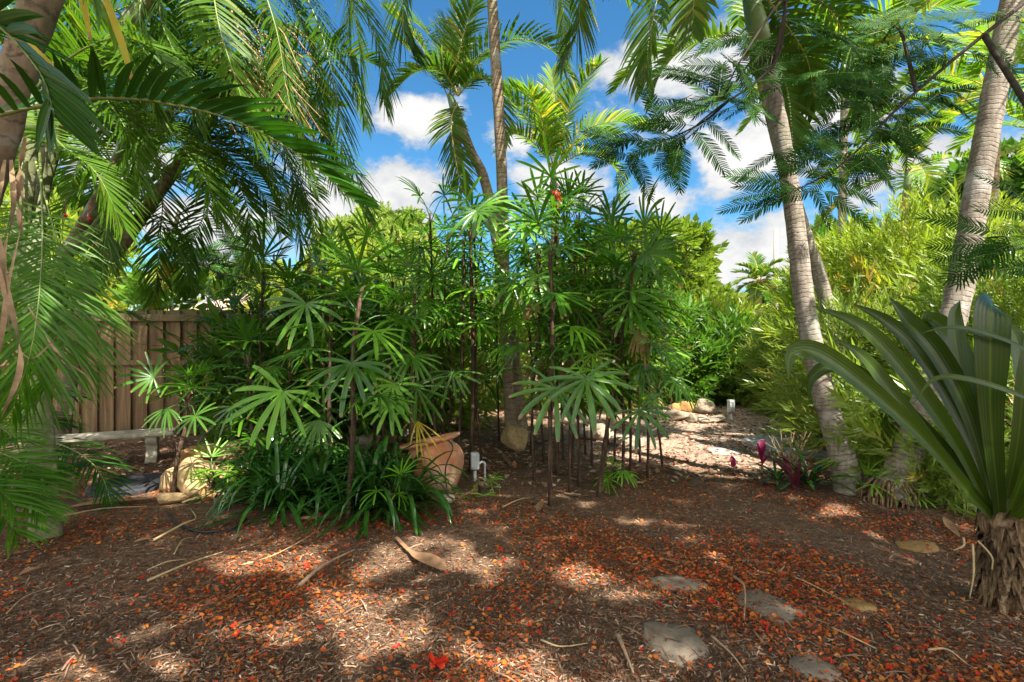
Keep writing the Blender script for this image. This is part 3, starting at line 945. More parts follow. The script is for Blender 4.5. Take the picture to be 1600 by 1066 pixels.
# extra fronds of the clump placed as in the photograph
EX = [(0, LOWF, [(62, 240, 4.3), (66, 330, 3.5), (64, 430, 3.3), (50, 540, 3.2), (20, 640, 3.2)], 54, .50, .0165, .25),
      (0, LOWF, [(55, 250, 4.3), (90, 380, 3.7), (110, 480, 3.6), (95, 560, 3.55), (60, 620, 3.5)], 54, .46, .0165, .25),
      (0, LOWF, [(40, 230, 4.3), (15, 340, 3.9), (-20, 470, 3.8), (-40, 600, 3.8)], 50, .5, .0165, .25),
      (1, AREC, [(185, 220, 5.6), (200, 300, 5.6), (150, 420, 5.9), (110, 480, 6.1)], 44, .42, .015, .2),
      (4, AREC, [(172, 290, 6.3), (130, 400, 6.5), (150, 478, 6.6), (205, 492, 6.7), (285, 535, 6.8)], 46, .30, .014, .3),
      (3, AREC, [(300, 220, 5.8), (360, 260, 5.7), (390, 340, 5.6), (395, 420, 5.6)], 44, .46, .0155, .12),
      (3, AREC, [(300, 220, 5.8), (330, 300, 6.1), (300, 380, 6.3), (290, 450, 6.4)], 44, .46, .0155, .12),
      (3, AREC, [(300, 220, 5.8), (400, 210, 5.6), (470, 290, 5.5), (500, 380, 5.4)], 46, .50, .0155, .12),
      (3, AREC, [(300, 220, 5.8), (380, 170, 5.5), (480, 180, 5.3), (550, 260, 5.2), (575, 330, 5.2)], 48, .50, .0155, .12),
      (2, AREC, [(245, 170, 5.3), (340, 190, 5.1), (420, 260, 5.0), (455, 350, 5.0)], 46, .46, .0155, .12),
      (2, AREC, [(245, 170, 5.3), (210, 260, 4.9), (170, 350, 4.7), (160, 420, 4.7)], 46, .42, .0155, .12),
      (1, AREC, [(190, 200, 5.6), (250, 260, 5.8), (250, 380, 6.0), (240, 470, 6.1)], 46, .46, .0155, .12),
      (2, AREC, [(245, 170, 5.3), (300, 120, 5.0), (380, 110, 4.9), (450, 180, 4.8), (480, 260, 4.8)], 46, .46, .0155, .12),
      (3, AREC, [(300, 220, 5.8), (350, 130, 5.6), (430, 130, 5.5), (500, 200, 5.5), (525, 290, 5.5)], 46, .50, .0155, .12),
      (2, AREC, [(245, 170, 5.3), (270, 210, 4.6), (320, 280, 4.4), (350, 350, 4.4)], 46, .44, .0155, .12),
      (1, AREC, [(185, 200, 5.6), (120, 180, 5.2), (70, 230, 5.0), (50, 320, 4.9)], 46, .46, .0155, .12),
      (1, AREC, [(185, 200, 5.6), (170, 120, 5.2), (200, 60, 5.0), (260, 60, 4.9), (310, 130, 4.9)], 46, .46, .0155, .12),
      (2, AREC, [(245, 170, 5.3), (230, 60, 5.2), (270, -30, 5.1), (340, -50, 5.0)], 46, .5, .0155, .12),
      (4, AREC, [(172, 290, 6.3), (220, 330, 6.0), (270, 370, 5.9), (300, 440, 5.9)], 44, .42, .015, .12),
      (4, AREC, [(172, 290, 6.3), (120, 300, 6.0), (80, 360, 5.9), (60, 440, 5.9)], 44, .42, .015, .12),
      (3, AREC, [(300, 220, 5.8), (420, 260, 5.9), (460, 330, 6.0), (470, 400, 6.0)], 46, .46, .0155, .12),
      (0, AREC, [(50, 150, 4.4), (90, 220, 3.9), (150, 270, 3.8), (190, 350, 3.8)], 46, .44, .0155, .12),
      (0, AREC, [(50, 150, 4.4), (120, 120, 4.2), (190, 190, 4.1), (220, 290, 4.1)], 46, .46, .0155, .12)]
for ri, mats, pth, pr, ll, lw_, st in EX:
    mb = MB(); frond(mb, [at(*q) for q in pth], int(pr * (1.25 if mats is LOWF else 1.5)), ll * (1.2 if mats is LOWF else 1), lw_ * (.5 if mats is LOWF else .66), st, sag=.7, vee=.1, fwd=(.45, 1.15), jit=.2); mb.build('frond', mats, LROOT[ri])
# red fruit hanging by the pale green stem
for px, py in ((144, 385), (156, 382), (166, 337), (140, 342), (102, 337), (150, 378)):
    mb = MB(); p = at(px, py, 4.9)
    mb.lathe([(.0, -.024), (.012, -.02), (.021, -.008), (.021, .008), (.012, .02), (.0, .024)], 10, Matrix.Translation(p))
    mb.tube([p + V((0, 0, .02)), p + V((.01, 0, .16))], [.003, .003], 4, cap=False)
    mb.build('fruit', M['red_fruit'], LROOT[2])

# --- near palm on the left edge: rough trunk and one big dark frond crossing the picture
p = [gx(-420, 2.2), at(-160, 560, 2.3), at(-40, 330, 2.3), at(25, 120, 2.3), at(85, -60, 2.3)]
r, tp, dv = palm('near_palm', 'rough brown trunk close at the top left corner with one dark frond reaching across', p, .078, .068, M['trunk_rough'], None, 1.2, 20, 0, 60, wob=.18)
mb = MB()
frond(mb, [at(-130, 215, 2.0), at(0, 180, 2.0), at(130, 155, 2.0), at(250, 160, 2.05), at(370, 190, 2.15), at(470, 245, 2.3), at(560, 320, 2.4)], 37, .37, .0145, .06, sag=.35, vee=.45, fwd=(.35, 1.15), roll=.35, rr=.011)
mb.build('frond', DARK, r)
mb = MB()
frond(mb, [at(-260, 60, 1.6), at(-130, 20, 1.6), at(-20, 30, 1.65), at(60, 110, 1.7), at(85, 180, 1.75)], 16, .34, .019, .1, sag=.5, vee=.2, fwd=(.4, 1.1))
mb.build('frond', DARK, r)
mb = MB()
frond(mb, [at(-200, -120, 2.0), at(0, -140, 2.0), at(110, -60, 2.05), at(190, 60, 2.1)], 18, .30, .015, .3, sag=.8, vee=-.1, fwd=(.4, 1.1))
mb.build('frond', YPALM, r)
mb = MB()
for pth, w_ in (([(18, 250, 2.2), (22, 330, 2.15), (5, 420, 2.1), (28, 520, 2.1), (32, 580, 2.1), (2, 655, 2.1)], .014),
                ([(30, 240, 2.2), (35, 340, 2.2), (10, 480, 2.2), (45, 560, 2.2), (95, 520, 2.25)], .006),
                ([(8, 250, 2.2), (-4, 350, 2.1), (10, 450, 2.1), (0, 560, 2.1)], .012),
                ([(40, 215, 2.2), (28, 300, 2.2), (36, 370, 2.2)], .012),
                ([(45, 480, 2.3), (90, 550, 2.3), (140, 590, 2.4)], .006)):
    P_ = spline([at(*q) for q in pth], 18)
    sides = [V((math.cos(i * .5), math.sin(i * .5), 0)) for i in range(18)]
    mb.strip(P_, sides, [w_ * (.5 + .5 * math.sin(math.pi * (i + .5) / 18)) for i in range(18)], V((0, -1, 0)), .3, RND.random())
mb.build('dead_leaf', M['stick'], r)
for pth, w_ in (([(118, -30, 2.0), (132, 10, 2.0), (142, 62, 2.0)], .012), ([(150, -40, 2.0), (178, 30, 2.0), (198, 90, 2.0), (206, 124, 2.0)], .013), ([(-10, 0, 1.9), (40, 60, 1.95), (90, 110, 2.0), (118, 150, 2.0)], .008)):
    mb = MB(); P_ = spline([at(*q) for q in pth], 10)
    mb.strip(P_, V((.85, .4, .25)).normalized(), [w_ * (.35 + .65 * math.sin(math.pi * (.2 + .78 * i / 9))) for i in range(10)], V((0, -1, 0)), .3, .5)
    mb.build('yellow_blade', M['fan_yellow'], r)

# --- low palms on the left edge
r = thing('young_palm', 'bright green young palm spreading over the mulch at the lower left edge', 'palm', gx(-110, 3.6), 'young palms at the lower left')
for pth in ([(-110, 810, 3.6), (-50, 740, 3.4), (20, 745, 3.25), (72, 800, 3.2)], [(-110, 810, 3.6), (-40, 715, 3.5), (20, 715, 3.4), (75, 755, 3.35)],
            [(-110, 810, 3.6), (-60, 770, 3.3), (-10, 790, 3.2), (30, 835, 3.15)], [(-110, 810, 3.6), (-70, 690, 3.6), (-20, 665, 3.6), (35, 690, 3.55)],
            [(-110, 810, 3.6), (-60, 740, 3.2), (-20, 750, 3.1), (25, 790, 3.05)]):
    mb = MB(); frond(mb, [at(*q) for q in pth], 36, .36, .0085, .2, sag=.5, vee=.15, jit=.2); mb.build('frond', LOWF, r)
r = thing('young_palm', 'dark green young palm arching in front of the stone bench', 'palm', gx(-60, 4.6), 'young palms at the lower left')
for pth in ([(-60, 770, 4.6), (0, 690, 4.5), (80, 690, 4.4), (150, 730, 4.3), (178, 800, 4.25)], [(-60, 770, 4.6), (0, 670, 4.6), (50, 650, 4.5), (100, 665, 4.5)],
            [(-60, 770, 4.6), (0, 720, 4.4), (50, 710, 4.3), (100, 740, 4.2)], [(-60, 770, 4.6), (-10, 640, 4.7), (50, 600, 4.7), (120, 620, 4.7)],
            [(-60, 770, 4.6), (-10, 700, 4.9), (40, 690, 5.1), (90, 730, 5.2)]):
    mb = MB(); frond(mb, [at(*q) for q in pth], 50, .36, .0075, .2, sag=.6, vee=.1); mb.build('frond', DARK, r)

# ----------------------------------------------------------------- lady palms (fan leaves)


def fan_leaf(mb, stem, hub, d, nrm, R_, nseg=9, w=.03, droop=.35, spread=120):
    d = d.normalized(); sd = nrm.cross(d).normalized(); nrm = d.cross(sd).normalized()
    mid = stem.lerp(hub, .55) + UP * (.12 * (hub - stem).length)
    mb.tube(spline([stem, mid, hub], 8), [.006 - .0003 * i for i in range(8)], 5, .4, 1, cap=False)
    for i in range(nseg):
        a = rad(-spread + 2 * spread * i / (nseg - 1)) + u(-.12, .12)
        dr = d * math.cos(a) + sd * math.sin(a)
        L = R_ * (1 - .22 * abs(a) / rad(spread)) * u(.78, 1.08)
        ww = w * (1 - .3 * abs(a) / rad(spread)) * u(.85, 1.15)
        side = dr.cross(nrm).normalized()
        pts = []; q = hub.copy(); dd = (dr + nrm * .12).normalized()
        n = 6
        dv = droop * u(.6, 1.5)
        for k in range(n + 1):
            pts.append(q.copy())
            q = q + dd * (L / n)
            dd = (dd + V((0, 0, -1)) * dv * .28 * (.3 + k / n) - nrm * dv * .05).normalized()
        prof = [.20, .66, .90, 1, 1, .90, u(.35, .6)]
        mb.strip(pts, side, [ww * p_ for p_ in prof], nrm, .28, RND.random())


def lady_palm(label, px, Y, top, n=9, lean=(0, 0), heroes=(), seed=0, group=None, R_=.40, lo=.42, rad0=.021, mat='fan', dead=0, azc=None, name='lady_palm', pet=(.2, .36)):
    global RND
    keep = RND; RND = random.Random(seed + 1000)
    base = gx(px, Y)
    H = EYE + (533 - top) / F * Y - .25
    root = thing(name, label, 'lady palm', base, group)
    tip = base + V((lean[0], lean[1], H))
    pts = spline([base, base.lerp(tip, .35) + V((u(-.04, .04), u(-.04, .04), 0)), base.lerp(tip, .7) + V((u(-.05, .05), u(-.05, .05), 0)), tip], 22)
    mb = MB()
    mb.tube(pts, [rad0 * (1.0 + .15 * math.sin(i * 2.1)) * (1 - .2 * i / 21) for i in range(22)], 8, wob=.25)
    # loose fibre sheaths
    for k in range(5):
        i = RND.randrange(6, 21)
        a = u(0, 6.28); o = V((math.cos(a), math.sin(a), 0))
        mb.flat([pts[i] + o * rad0 * .8, pts[i] + o * (rad0 + .015) + UP * .06, pts[i] + o * (rad0 + .05) + UP * u(.05, .14)], V((-o.y, o.x, 0)), [.012, .012, .003], .5)
    mb.build('cane', M['cane'], root)
    a0 = u(0, 6.28)
    mats = [M[mat], M['petiole']]
    for k in range(n):
        t = lo + (1 - lo) * (k + .5) / n
        i = min(int(t * 21), 20); sp = pts[i].lerp(pts[i + 1], t * 21 - i)
        az = a0 + k * 2.2 + u(-.4, .4)
        if azc is not None: az = azc[0] + u(-azc[1], azc[1])
        el = rad(5 + 60 * ((t - lo) / (1 - lo)) ** 1.5 + u(-12, 12))
        pl = u(*pet)
        o = V((math.sin(az), math.cos(az), 0))
        hub = sp + (o * math.cos(el) + UP * math.sin(el)) * pl
        eb = el - rad(u(25, 75)) if t < .93 else el + rad(u(-20, 10))
        d = o * math.cos(eb) + UP * math.sin(eb)
        nr = UP * math.cos(eb) - o * math.sin(eb)
        mb = MB(); fan_leaf(mb, sp, hub, d, nr, R_ * u(.8, 1.1), RND.choice((7, 8, 9, 10, 11, 12)), .0155 * R_ / .4, u(.12, .8), u(70, 125))
        q_ = RND.random()
        mb.build('fan_leaf', [M['fan_yellow'], M['petiole']] if q_ < .025 and k < n * .5 else [M['fan_lit'], M['petiole']] if q_ > .9 else mats, root)
    for hp in heroes:
        hx, hy, hY, hr, dpx, dpz, mm = hp
        hub = at(hx, hy, hY)
        j = min(range(22), key=lambda q: (pts[q] - hub).length)
        d = V((dpx, -.35, dpz)).normalized()
        nr = V((0, -1, .45)); nr = (nr - d * nr.dot(d)).normalized()
        mb = MB(); fan_leaf(mb, pts[min(21, j + 2)], hub, d, nr, hr, RND.choice((9, 10, 11)) if mm != 'fan_yellow' else 7, (.0215 if mm != 'fan_yellow' else .016) * hr / .42, .4, RND.uniform(108, 130) if mm != 'fan_yellow' else 38)
        mb.build('fan_leaf', [M[mm], M['petiole']], root)
    for k in range(dead):
        i = RND.randrange(9, 18); az = u(0, 6.28); o = V((math.sin(az), math.cos(az), 0))
        hub = pts[i] + o * u(.12, .25) + UP * -.05
        mb = MB(); fan_leaf(mb, pts[i], hub, o * .3 - UP, o + UP * .2, R_ * .75, 8, .018, .9, 45)
        lf = mb.build('withered_leaf', [M['fan_dead'], M['stick']], root); lf['label'] = 'withered brown leaf hanging down'
    RND = keep
    return root


GF = 'lady palms standing at the front'
GC = 'lady palms crowded in the middle clump'
GL = 'lady palms in front of the fence'
# front ones, with the leaves that face the camera placed as in the photograph
lady_palm('small lady palm with a dark bare stem in front of the fence boards', 270, 4.6, 560, 6, (.06, .1), [(300, 605, 4.4, .26, -.1, .9, 'fan'), (240, 590, 4.5, .28, -.9, .1, 'fan'), (305, 650, 4.4, .24, .5, -.5, 'fan')], 1, GF, .28, .72, .02, 'fan', pet=(.14, .25))
lady_palm('lady palm on a reddish cane rising from the strap leaved plants', 543, 4.0, 395, 14, (.07, .15), [(442, 612, 3.85, .46, -.35, -.9, 'fan_lit'), (550, 568, 3.8, .40, .2, -1, 'fan'), (478, 475, 4.1, .40, -.3, -.8, 'fan'), (610, 632, 4.1, .30, -.1, -1, 'fan_lit')], 2, GF, .42, .45, .022)
lady_palm('lady palm with two big star shaped leaves hanging low, on a thin dark cane', 860, 4.35, 330, 13, (0, .1), [(868, 607, 4.0, .42, -.1, -.9, 'fan'), (915, 592, 3.95, .43, .15, -1, 'fan'), (745, 330, 4.6, .4, .2, -.6, 'fan')], 3, GF, .44, .55, .02)
lady_palm('leaning lady palm at the right edge of the clump, fans drooping towards the path', 935, 4.6, 345, 19, (.35, .1), [(1000, 640, 4.4, .38, .4, -1, 'fan'), (1010, 395, 4.5, .46, .8, -.3, 'fan'), (985, 470, 4.5, .42, .6, -.8, 'fan')], 4, GF, .46, .4, .022, dead=3)
lady_palm('lady palm left of the pot with a yellowed fan drooping over the rim', 640, 5.2, 420, 14, (.05, 0), [(615, 600, 4.7, .34, 0, -1, 'fan_lit')], 5, GF, .40, .42, .02)
lady_palm('tall lady palm right of centre with a bright red spent flower stalk at its top', 870, 5.3, 285, 17, (.02, 0), [(800, 440, 4.9, .40, -.2, -1, 'fan'), (840, 430, 4.9, .40, -.1, -1, 'fan_lit')], 6, GF, .44, .5, .024, dead=2)
mb = MB()
for tx, ty in ((628, 672), (640, 704), (653, 730), (665, 742), (680, 732), (694, 716), (706, 700)):
    q0, q1 = at(652, 658, 4.66), at(tx, ty, 4.52)
    mb.strip(spline([q0, q0.lerp(q1, .5) + V((0, -.03, .03)), q1], 7), V((.9, .3, .3)).normalized(), [.003, .006, .008, .008, .007, .004, .001], V((0, -1, 0)), .4, u(0, 1))
yl = mb.build('yellow_fan_leaf', M['fan_yellow'], bpy.data.objects['lady_palm.004']); yl['label'] = 'yellowed fan leaf drooping over the pot rim'
mb = MB()
for k in range(11):
    p0 = at(866, 306, 5.2) + V((u(-.02, .02), u(-.03, .03), u(-.12, .03)))
    mb.tube([p0, p0 + V((u(-.01, .04), u(-.03, .03), u(.0, .05))), p0 + V((u(.0, .10), u(-.05, .03), u(-.07, .03)))], [.006, .009, .003], 5, cap=False)
mb.build('flower_stalk', M['red_fruit'], bpy.data.objects['lady_palm.005'])
lady_palm('yellow green lit lady palm top beside the tall straight trunk', 735, 5.4, 320, 15, (0, 0), [(760, 320, 5.0, .38, .3, -.4, 'fan_lit'), (815, 355, 5.0, .36, .4, -.5, 'fan_lit')], 7, GF, .42, .5, .022, 'fan_lit', dead=1)
# left group, dense in front of the fence
k0 = 20
left_labels = ['lady palm closest to the fence boards at the left of its group', 'lady palm with a spiky top against the cloud left of its group', 'low bushy lady palm above the limestone edging',
               'lady palm between the fence and the reddish cane', 'lady palm with upright fans poking above its group', 'leafy lady palm behind the reddish cane',
               'lady palm in front of the last visible fence board', 'lady palm with dark lower fans in shade behind the pot', 'lady palm topped by a wide fan below the pale distant tree', 'shady lady palm leaning towards the fence post']
for q, (px, Y, tp_, ln) in enumerate(((372, 6.6, 470, -.1), (410, 6.2, 392, .02), (400, 5.6, 520, -.1), (455, 6.0, 425, -.05), (500, 6.1, 375, .05), (520, 5.2, 400, 0), (560, 6.6, 390, 0), (600, 5.8, 405, .1), (585, 6.3, 372, .05), (350, 6.9, 520, -.15))):
    lady_palm(left_labels[q], px, Y, tp_, 18, (ln, 0), (), 20 + q, GL, .42, .22, .02, dead=1 if q % 3 == 0 else 0)
# middle clump
mids = [(655, 6.2, 345), (685, 5.6, 300), (700, 6.5, 330), (715, 5.5, 335), (740, 6.9, 330), (752, 5.9, 310), (835, 5.1, 350), (830, 6.4, 300), (850, 5.9, 320),
        (880, 6.0, 300), (890, 4.75, 420), (895, 5.5, 300), (905, 4.9, 360), (925, 5.6, 320), (945, 5.1, 370), (960, 5.9, 330), (985, 5.3, 400), (1000, 5.9, 360), (780, 7.2, 380), (690, 7.2, 400), (1012, 5.2, 410), (1035, 5.7, 425), (972, 4.9, 430), (915, 6.3, 305), (640, 5.9, 400), (895, 6.6, 300), (870, 7.0, 380), (950, 6.9, 390)]
for q, (px, Y, tp_) in enumerate(mids):
    lab = 'slender brown lady palm cane crowded among others in the middle clump'
    lady_palm(lab, px, Y, tp_, 16, (u(-.12, .12), u(-.1, .1)), (), 50 + q, GC, .40, (.5 if q % 3 else .34) if Y > 5.35 else (.28 if q % 2 else .42), .015, 'fan' if q % 4 else 'fan_lit', dead=1 if q % 2 == 0 else 0)
# small seedlings with fan leaves
for q, (px, Y, tp_, lab) in enumerate(((325, 4.45, 690, 'leafy seedling palm in front of the tan limestone rocks'), (617, 4.0, 705, 'bright seedling with upright narrow leaves beside the pot'),
                                       (752, 4.75, 728, 'low seedling in front of the white outlet box'), (1345, 4.5, 712, 'feathery green seedling at the foot of the pale curving trunk'),
                                       (1415, 4.35, 735, 'small drooping seedling growing on the root mass of the thick pale trunk'), (965, 4.8, 700, 'tiny seedling on a thin stem at the sunny edge of the clump'))):
    lady_palm(lab, px, Y, tp_, 4, (.02, 0), (), 90 + q, 'seedling palms on the ground', .22, .6, .008, 'fan_lit' if q != 4 else 'low_frond' if False else 'fan_lit', name='seedling_palm', pet=(.06, .14))

# ----------------------------------------------------------------- strap leaved rosettes


def strap_plant(name, label, pos, n, L, w, mat, group=None, cat='plant', els=(80, 10), droop=1.6, seed=0, H=.05, rv=None):
    global RND
    keep = RND; RND = random.Random(seed + 77)
    root = thing(name, label, cat, pos, group)
    mb = MB()
    for k in range(n):
        az = k * 2.39996 + u(-.3, .3)
        e = rad(els[0] + (els[1] - els[0]) * k / max(1, n - 1) + u(-10, 10))
        ln = L * u(.75, 1.15)
        pts = arc(pos + V((u(-.03, .03), u(-.03, .03), H)), az, e, ln, droop * u(.6, 1.3), 7, u(-.4, .4))
        for p_ in pts:
            gz = gh(p_.x, p_.y) + .02
            if p_.z < gz: p_.z = gz + .01
        sides = []
        nr = []
        for i in range(len(pts)):
            t = (pts[min(i + 1, 7)] - pts[max(i - 1, 0)]).normalized()
            s_ = t.cross(UP)
            if s_.length < .1: s_ = V((math.cos(az), -math.sin(az), 0))
            s_.normalize(); sides.append(s_); nr.append(s_.cross(t).normalized())
        ww = w * u(.8, 1.15)
        mb.strip(pts, sides, [ww * q for q in (.6, .85, 1, 1, .95, .8, .5, .03)], nr, .35, RND.random())
    mb.build('foliage', M[mat], root)
    RND = keep
    return root


GS = 'glossy strap leaved plants around the reddish cane'
slabs = ['glossy strap leaved plant at the left end of its bed, against the limestone rocks', 'glossy strap leaved plant in the front row just left of the reddish cane', 'glossy strap leaved plant behind the reddish cane', 'glossy strap leaved plant touching the pot',
         'glossy strap leaved plant reaching furthest forward onto the mulch right of the cane', 'glossy strap leaved plant at the back of its bed near the rocks', 'glossy strap leaved plant in the middle of its bed with pale shiny leaves', 'glossy strap leaved plant between the pot and the cane', 'glossy strap leaved plant overhanging the round stone by the pot', 'upright glossy strap leaved plant at the rear left of its bed', 'glossy strap leaved plant at the front left with leaves flat on the mulch']
for q, (px, py) in enumerate(((415, 775), (495, 790), (560, 770), (612, 782), (580, 803), (470, 750), (520, 765), (592, 768), (632, 800), (430, 748), (440, 800))):
    strap_plant('strap_plant', slabs[q], gp(px, py), 60, .78, .0185, 'strap', GS, seed=q, els=(82, 5), droop=2.3)
# purple and green plants by the pale trunk
strap_plant('purple_plant', 'green and maroon leaved plant right of the dry twigs, at the pale trunk foot', gp(1262, 768), 16, .42, .026, 'strap', 'leafy plants by the pale trunk', seed=31, els=(75, 20), droop=1.1)
strap_plant('maroon_plant', 'low plant with dark maroon leaves among green ones beside the path', gp(1245, 772), 7, .36, .03, 'purple_leaf', 'leafy plants by the pale trunk', seed=32, els=(70, 35), droop=.5)
strap_plant('green_tuft', 'low dark green tuft left of the maroon leaved plant', gp(1215, 760), 16, .36, .016, 'strap', 'leafy plants by the pale trunk', seed=33, els=(70, 10), droop=1.2)


def ti_plant(label, px, py, tall, seed):
    global RND
    keep = RND; RND = random.Random(seed)
    pos = gp(px, py)
    root = thing('magenta_plant', label, 'plant', pos, 'magenta leaved plants by the path')
    mb = MB(); mb.tube([pos, pos + V((.01, 0, tall * .6))], [.008, .006], 6); mb.build('stem', M['twig'], root)
    mb = MB()
    for k in range(6):
        az = u(0, 6.28)
        pts = arc(pos + V((0, 0, tall * u(.4, .65))), az, rad(u(55, 85)), tall * u(.4, .6), .4, 5)
        mb.strip(pts, V((math.cos(az), -math.sin(az), 0)), [.006, .02, .028, .024, .014, .002], V((math.sin(az), math.cos(az), 0)), -.3, RND.random())
    mb.build('leaves', M['magenta'], root)
    RND = keep


ti_plant('slim plant with a bright magenta leaf tuft at the path edge', 1190, 758, .42, 1)
ti_plant('tiny purple leaved sprout on the sunny path left of the magenta tuft', 1146, 742, .18, 2)
# dry twiggy shrub
pos = gp(1232, 745)
r = thing('bare_shrub', 'bare pale twigged shrub between the magenta tuft and the curving trunk', 'shrub', pos)
mb = MB()
for k in range(22):
    a = u(0, 6.28); d = V((math.cos(a) * u(.1, .5), math.sin(a) * u(.1, .5), u(.6, 1)))
    L = u(.3, .62)
    p1 = pos + d * L * .5; p2 = pos + d * L + V((u(-.06, .06), u(-.06, .06), 0))
    mb.tube([pos + V((u(-.04, .04), u(-.04, .04), -.02)), p1, p2], [.007, .005, .002], 5, cap=False)
    for _ in range(3):
        q = p1.lerp(p2, u(0, 1)); mb.tube([q, q + V((u(-.1, .1), u(-.1, .1), u(.03, .14)))], [.003, .001], 4, cap=False)
mb.build('twigs', M['pale_stick'], r)

# ----------------------------------------------------------------- broad leaved plant on the right


def broad_plant():
    base = gp(1572, 945)
    root = thing('broad_leaf_plant', 'large plant with broad dark strap leaves on a short shaggy trunk at the right edge', 'plant', base)
    topp = at(1562, 815, 2.75)
    mb = MB()
    pts = spline([base - V((0, 0, .03)), base + V((.0, 0, .16)), topp + V((0, 0, -.05)), topp + V((0, 0, .06))], 16)
    mb.tube(pts, [.072, .062, .056, .053, .053, .053, .056, .06, .065, .07, .076, .082, .087, .088, .08, .06], 16, wob=.35)
    mb.build('trunk', M['shag'], root)
    mb = MB()
    for k in range(150):
        a = u(0, 6.28); o = V((math.cos(a), math.sin(a), 0)); z0 = u(.05, .44)
        p0 = base + o * .058 + V((0, 0, z0))
        q = [p0, p0 + o * u(.015, .05) + UP * u(.0, .06), p0 + o * u(.03, .09) - UP * u(.03, .14)]
        mb.strip(q, V((-o.y, o.x, 0)), [.02, u(.012, .03), .004], o, .3, RND.random())
    mb.build('dry_sheaths', M['shag'], root)
    for k, (px, py, px2, py2) in enumerate(((1520, 850, 1515, 935), (1528, 845, 1550, 890), (1505, 840, 1490, 860))):
        a_, b_ = at(px, py, 2.62), at(px2, py2, 2.6)
        mb = MB(); mb.tube(spline([a_, a_.lerp(b_, .5) + V((u(-.02, .02), -.02, 0)), b_], 10), [.006 - .0003 * i for i in range(10)], 5)
        mb.build('hanging_root', M['pale_stick'], root)
    S = topp
    Lv = [([(1548, 815, 2.72), (1450, 695, 2.55), (1345, 600, 2.42), (1275, 552, 2.36), (1236, 553, 2.34), (1232, 592, 2.33)], .052, .5),
          ([(1552, 812, 2.78), (1500, 730, 2.85), (1390, 620, 2.85), (1310, 572, 2.85), (1268, 590, 2.85), (1264, 628, 2.85)], .045, .4),
          ([(1552, 810, 2.74), (1490, 690, 2.72), (1410, 580, 2.7), (1345, 512, 2.7), (1268, 478, 2.7)], .056, .5),
          ([(1555, 810, 2.8), (1505, 670, 2.95), (1440, 560, 3.0), (1385, 505, 3.0), (1330, 474, 3.0)], .060, .5),
          ([(1556, 808, 2.76), (1515, 660, 2.78), (1465, 560, 2.78), (1415, 500, 2.78), (1388, 464, 2.78)], .068, .5),
          ([(1560, 808, 2.82), (1520, 640, 3.0), (1490, 540, 3.1), (1455, 498, 3.2), (1440, 520, 3.25)], .075, .4),
          ([(1562, 808, 2.70), (1548, 660, 2.62), (1547, 560, 2.58), (1548, 492, 2.58), (1550, 474, 2.66), (1552, 482, 2.74)], .105, .15),
          ([(1568, 808, 2.76), (1600, 680, 2.75), (1630, 560, 2.75), (1650, 480, 2.8)], .08, .4),
          ([(1572, 812, 2.66), (1620, 700, 2.5), (1690, 620, 2.4), (1760, 600, 2.35)], .07, .5),
          ([(1572, 815, 2.7), (1640, 760, 2.55), (1720, 760, 2.5)], .06, .5),
          ([(1570, 805, 2.9), (1600, 640, 3.1), (1590, 540, 3.25), (1570, 500, 3.3)], .075, .4),
          ([(1640, 640, 2.55), (1600, 620, 2.5), (1520, 594, 2.48), (1460, 592, 2.48), (1425, 634, 2.5)], .016, .3),
          ([(1660, 590, 2.6), (1600, 545, 2.55), (1530, 518, 2.52), (1480, 512, 2.5), (1435, 522, 2.5)], .014, .3),
          ([(1556, 810, 2.74), (1475, 720, 2.65), (1400, 625, 2.6), (1350, 560, 2.6), (1305, 530, 2.6)], .045, .4),
          ([(1560, 806, 2.8), (1530, 680, 2.85), (1500, 580, 2.9), (1490, 500, 2.95), (1500, 470, 3.0)], .06, .4),
          ([(1566, 806, 2.78), (1590, 690, 2.7), (1600, 580, 2.68), (1612, 500, 2.7)], .06, .4),
          ([(1560, 806, 2.85), (1545, 700, 3.0), (1512, 590, 3.1), (1480, 520, 3.15), (1420, 500, 3.2)], .05, .4)]
    for P_, w_, fold in Lv:
        n = 20; w_ *= 1.0 if .04 < w_ < .09 else .9
        pts = spline([at(*q) for q in P_], n)
        if P_[0][0] < 1600 : pts[0] = pts[0].lerp(S, .6)
        view = V((0, -1, .35))
        sides = []; nr = []
        for i in range(n):
            t = (pts[min(i + 1, n - 1)] - pts[max(i - 1, 0)]).normalized()
            s_ = t.cross(view)
            s_ = s_ - t * s_.dot(t)
            s_.normalize(); sides.append(s_); nr.append(s_.cross(t).normalized())
        ws = []
        for i in range(n):
            t = i / (n - 1)
            ws.append(w_ * (.42 + .58 * min(1, t / .4)) * (1 if t < .55 else max(.02, 1 - ((t - .55) / .45) ** 1.6)))
        if w_ > .1:
            ws = [w_ * (.35 + .65 * min(1, i / (n - 1) / .4)) * (1 if i < n - 3 else .93) for i in range(n)]
        mb = MB()
        # five-vertex wide cross-section
        vs = []; ac = []; al = []
        for i in range(n):
            for c_ in (-1, -.5, 0, .5, 1):
                vs.append(pts[i] + sides[i] * (ws[i] * c_) + nr[i] * (fold * ws[i] * (abs(c_) ** 1.3) * .8))
                ac.append(c_); al.append(i / (n - 1))
        fs = [(i * 5 + j, i * 5 + j + 1, (i + 1) * 5 + j + 1, (i + 1) * 5 + j) for i in range(n - 1) for j in range(4)]
        mb.add(vs, fs, RND.random(), ac, al)
        mb.build('leaf', M['big_leaf'], root)
    # red petals caught in the leaf bases
    return root


broad_plant()

# ----------------------------------------------------------------- feathery poinciana: branches in view, crown over the camera


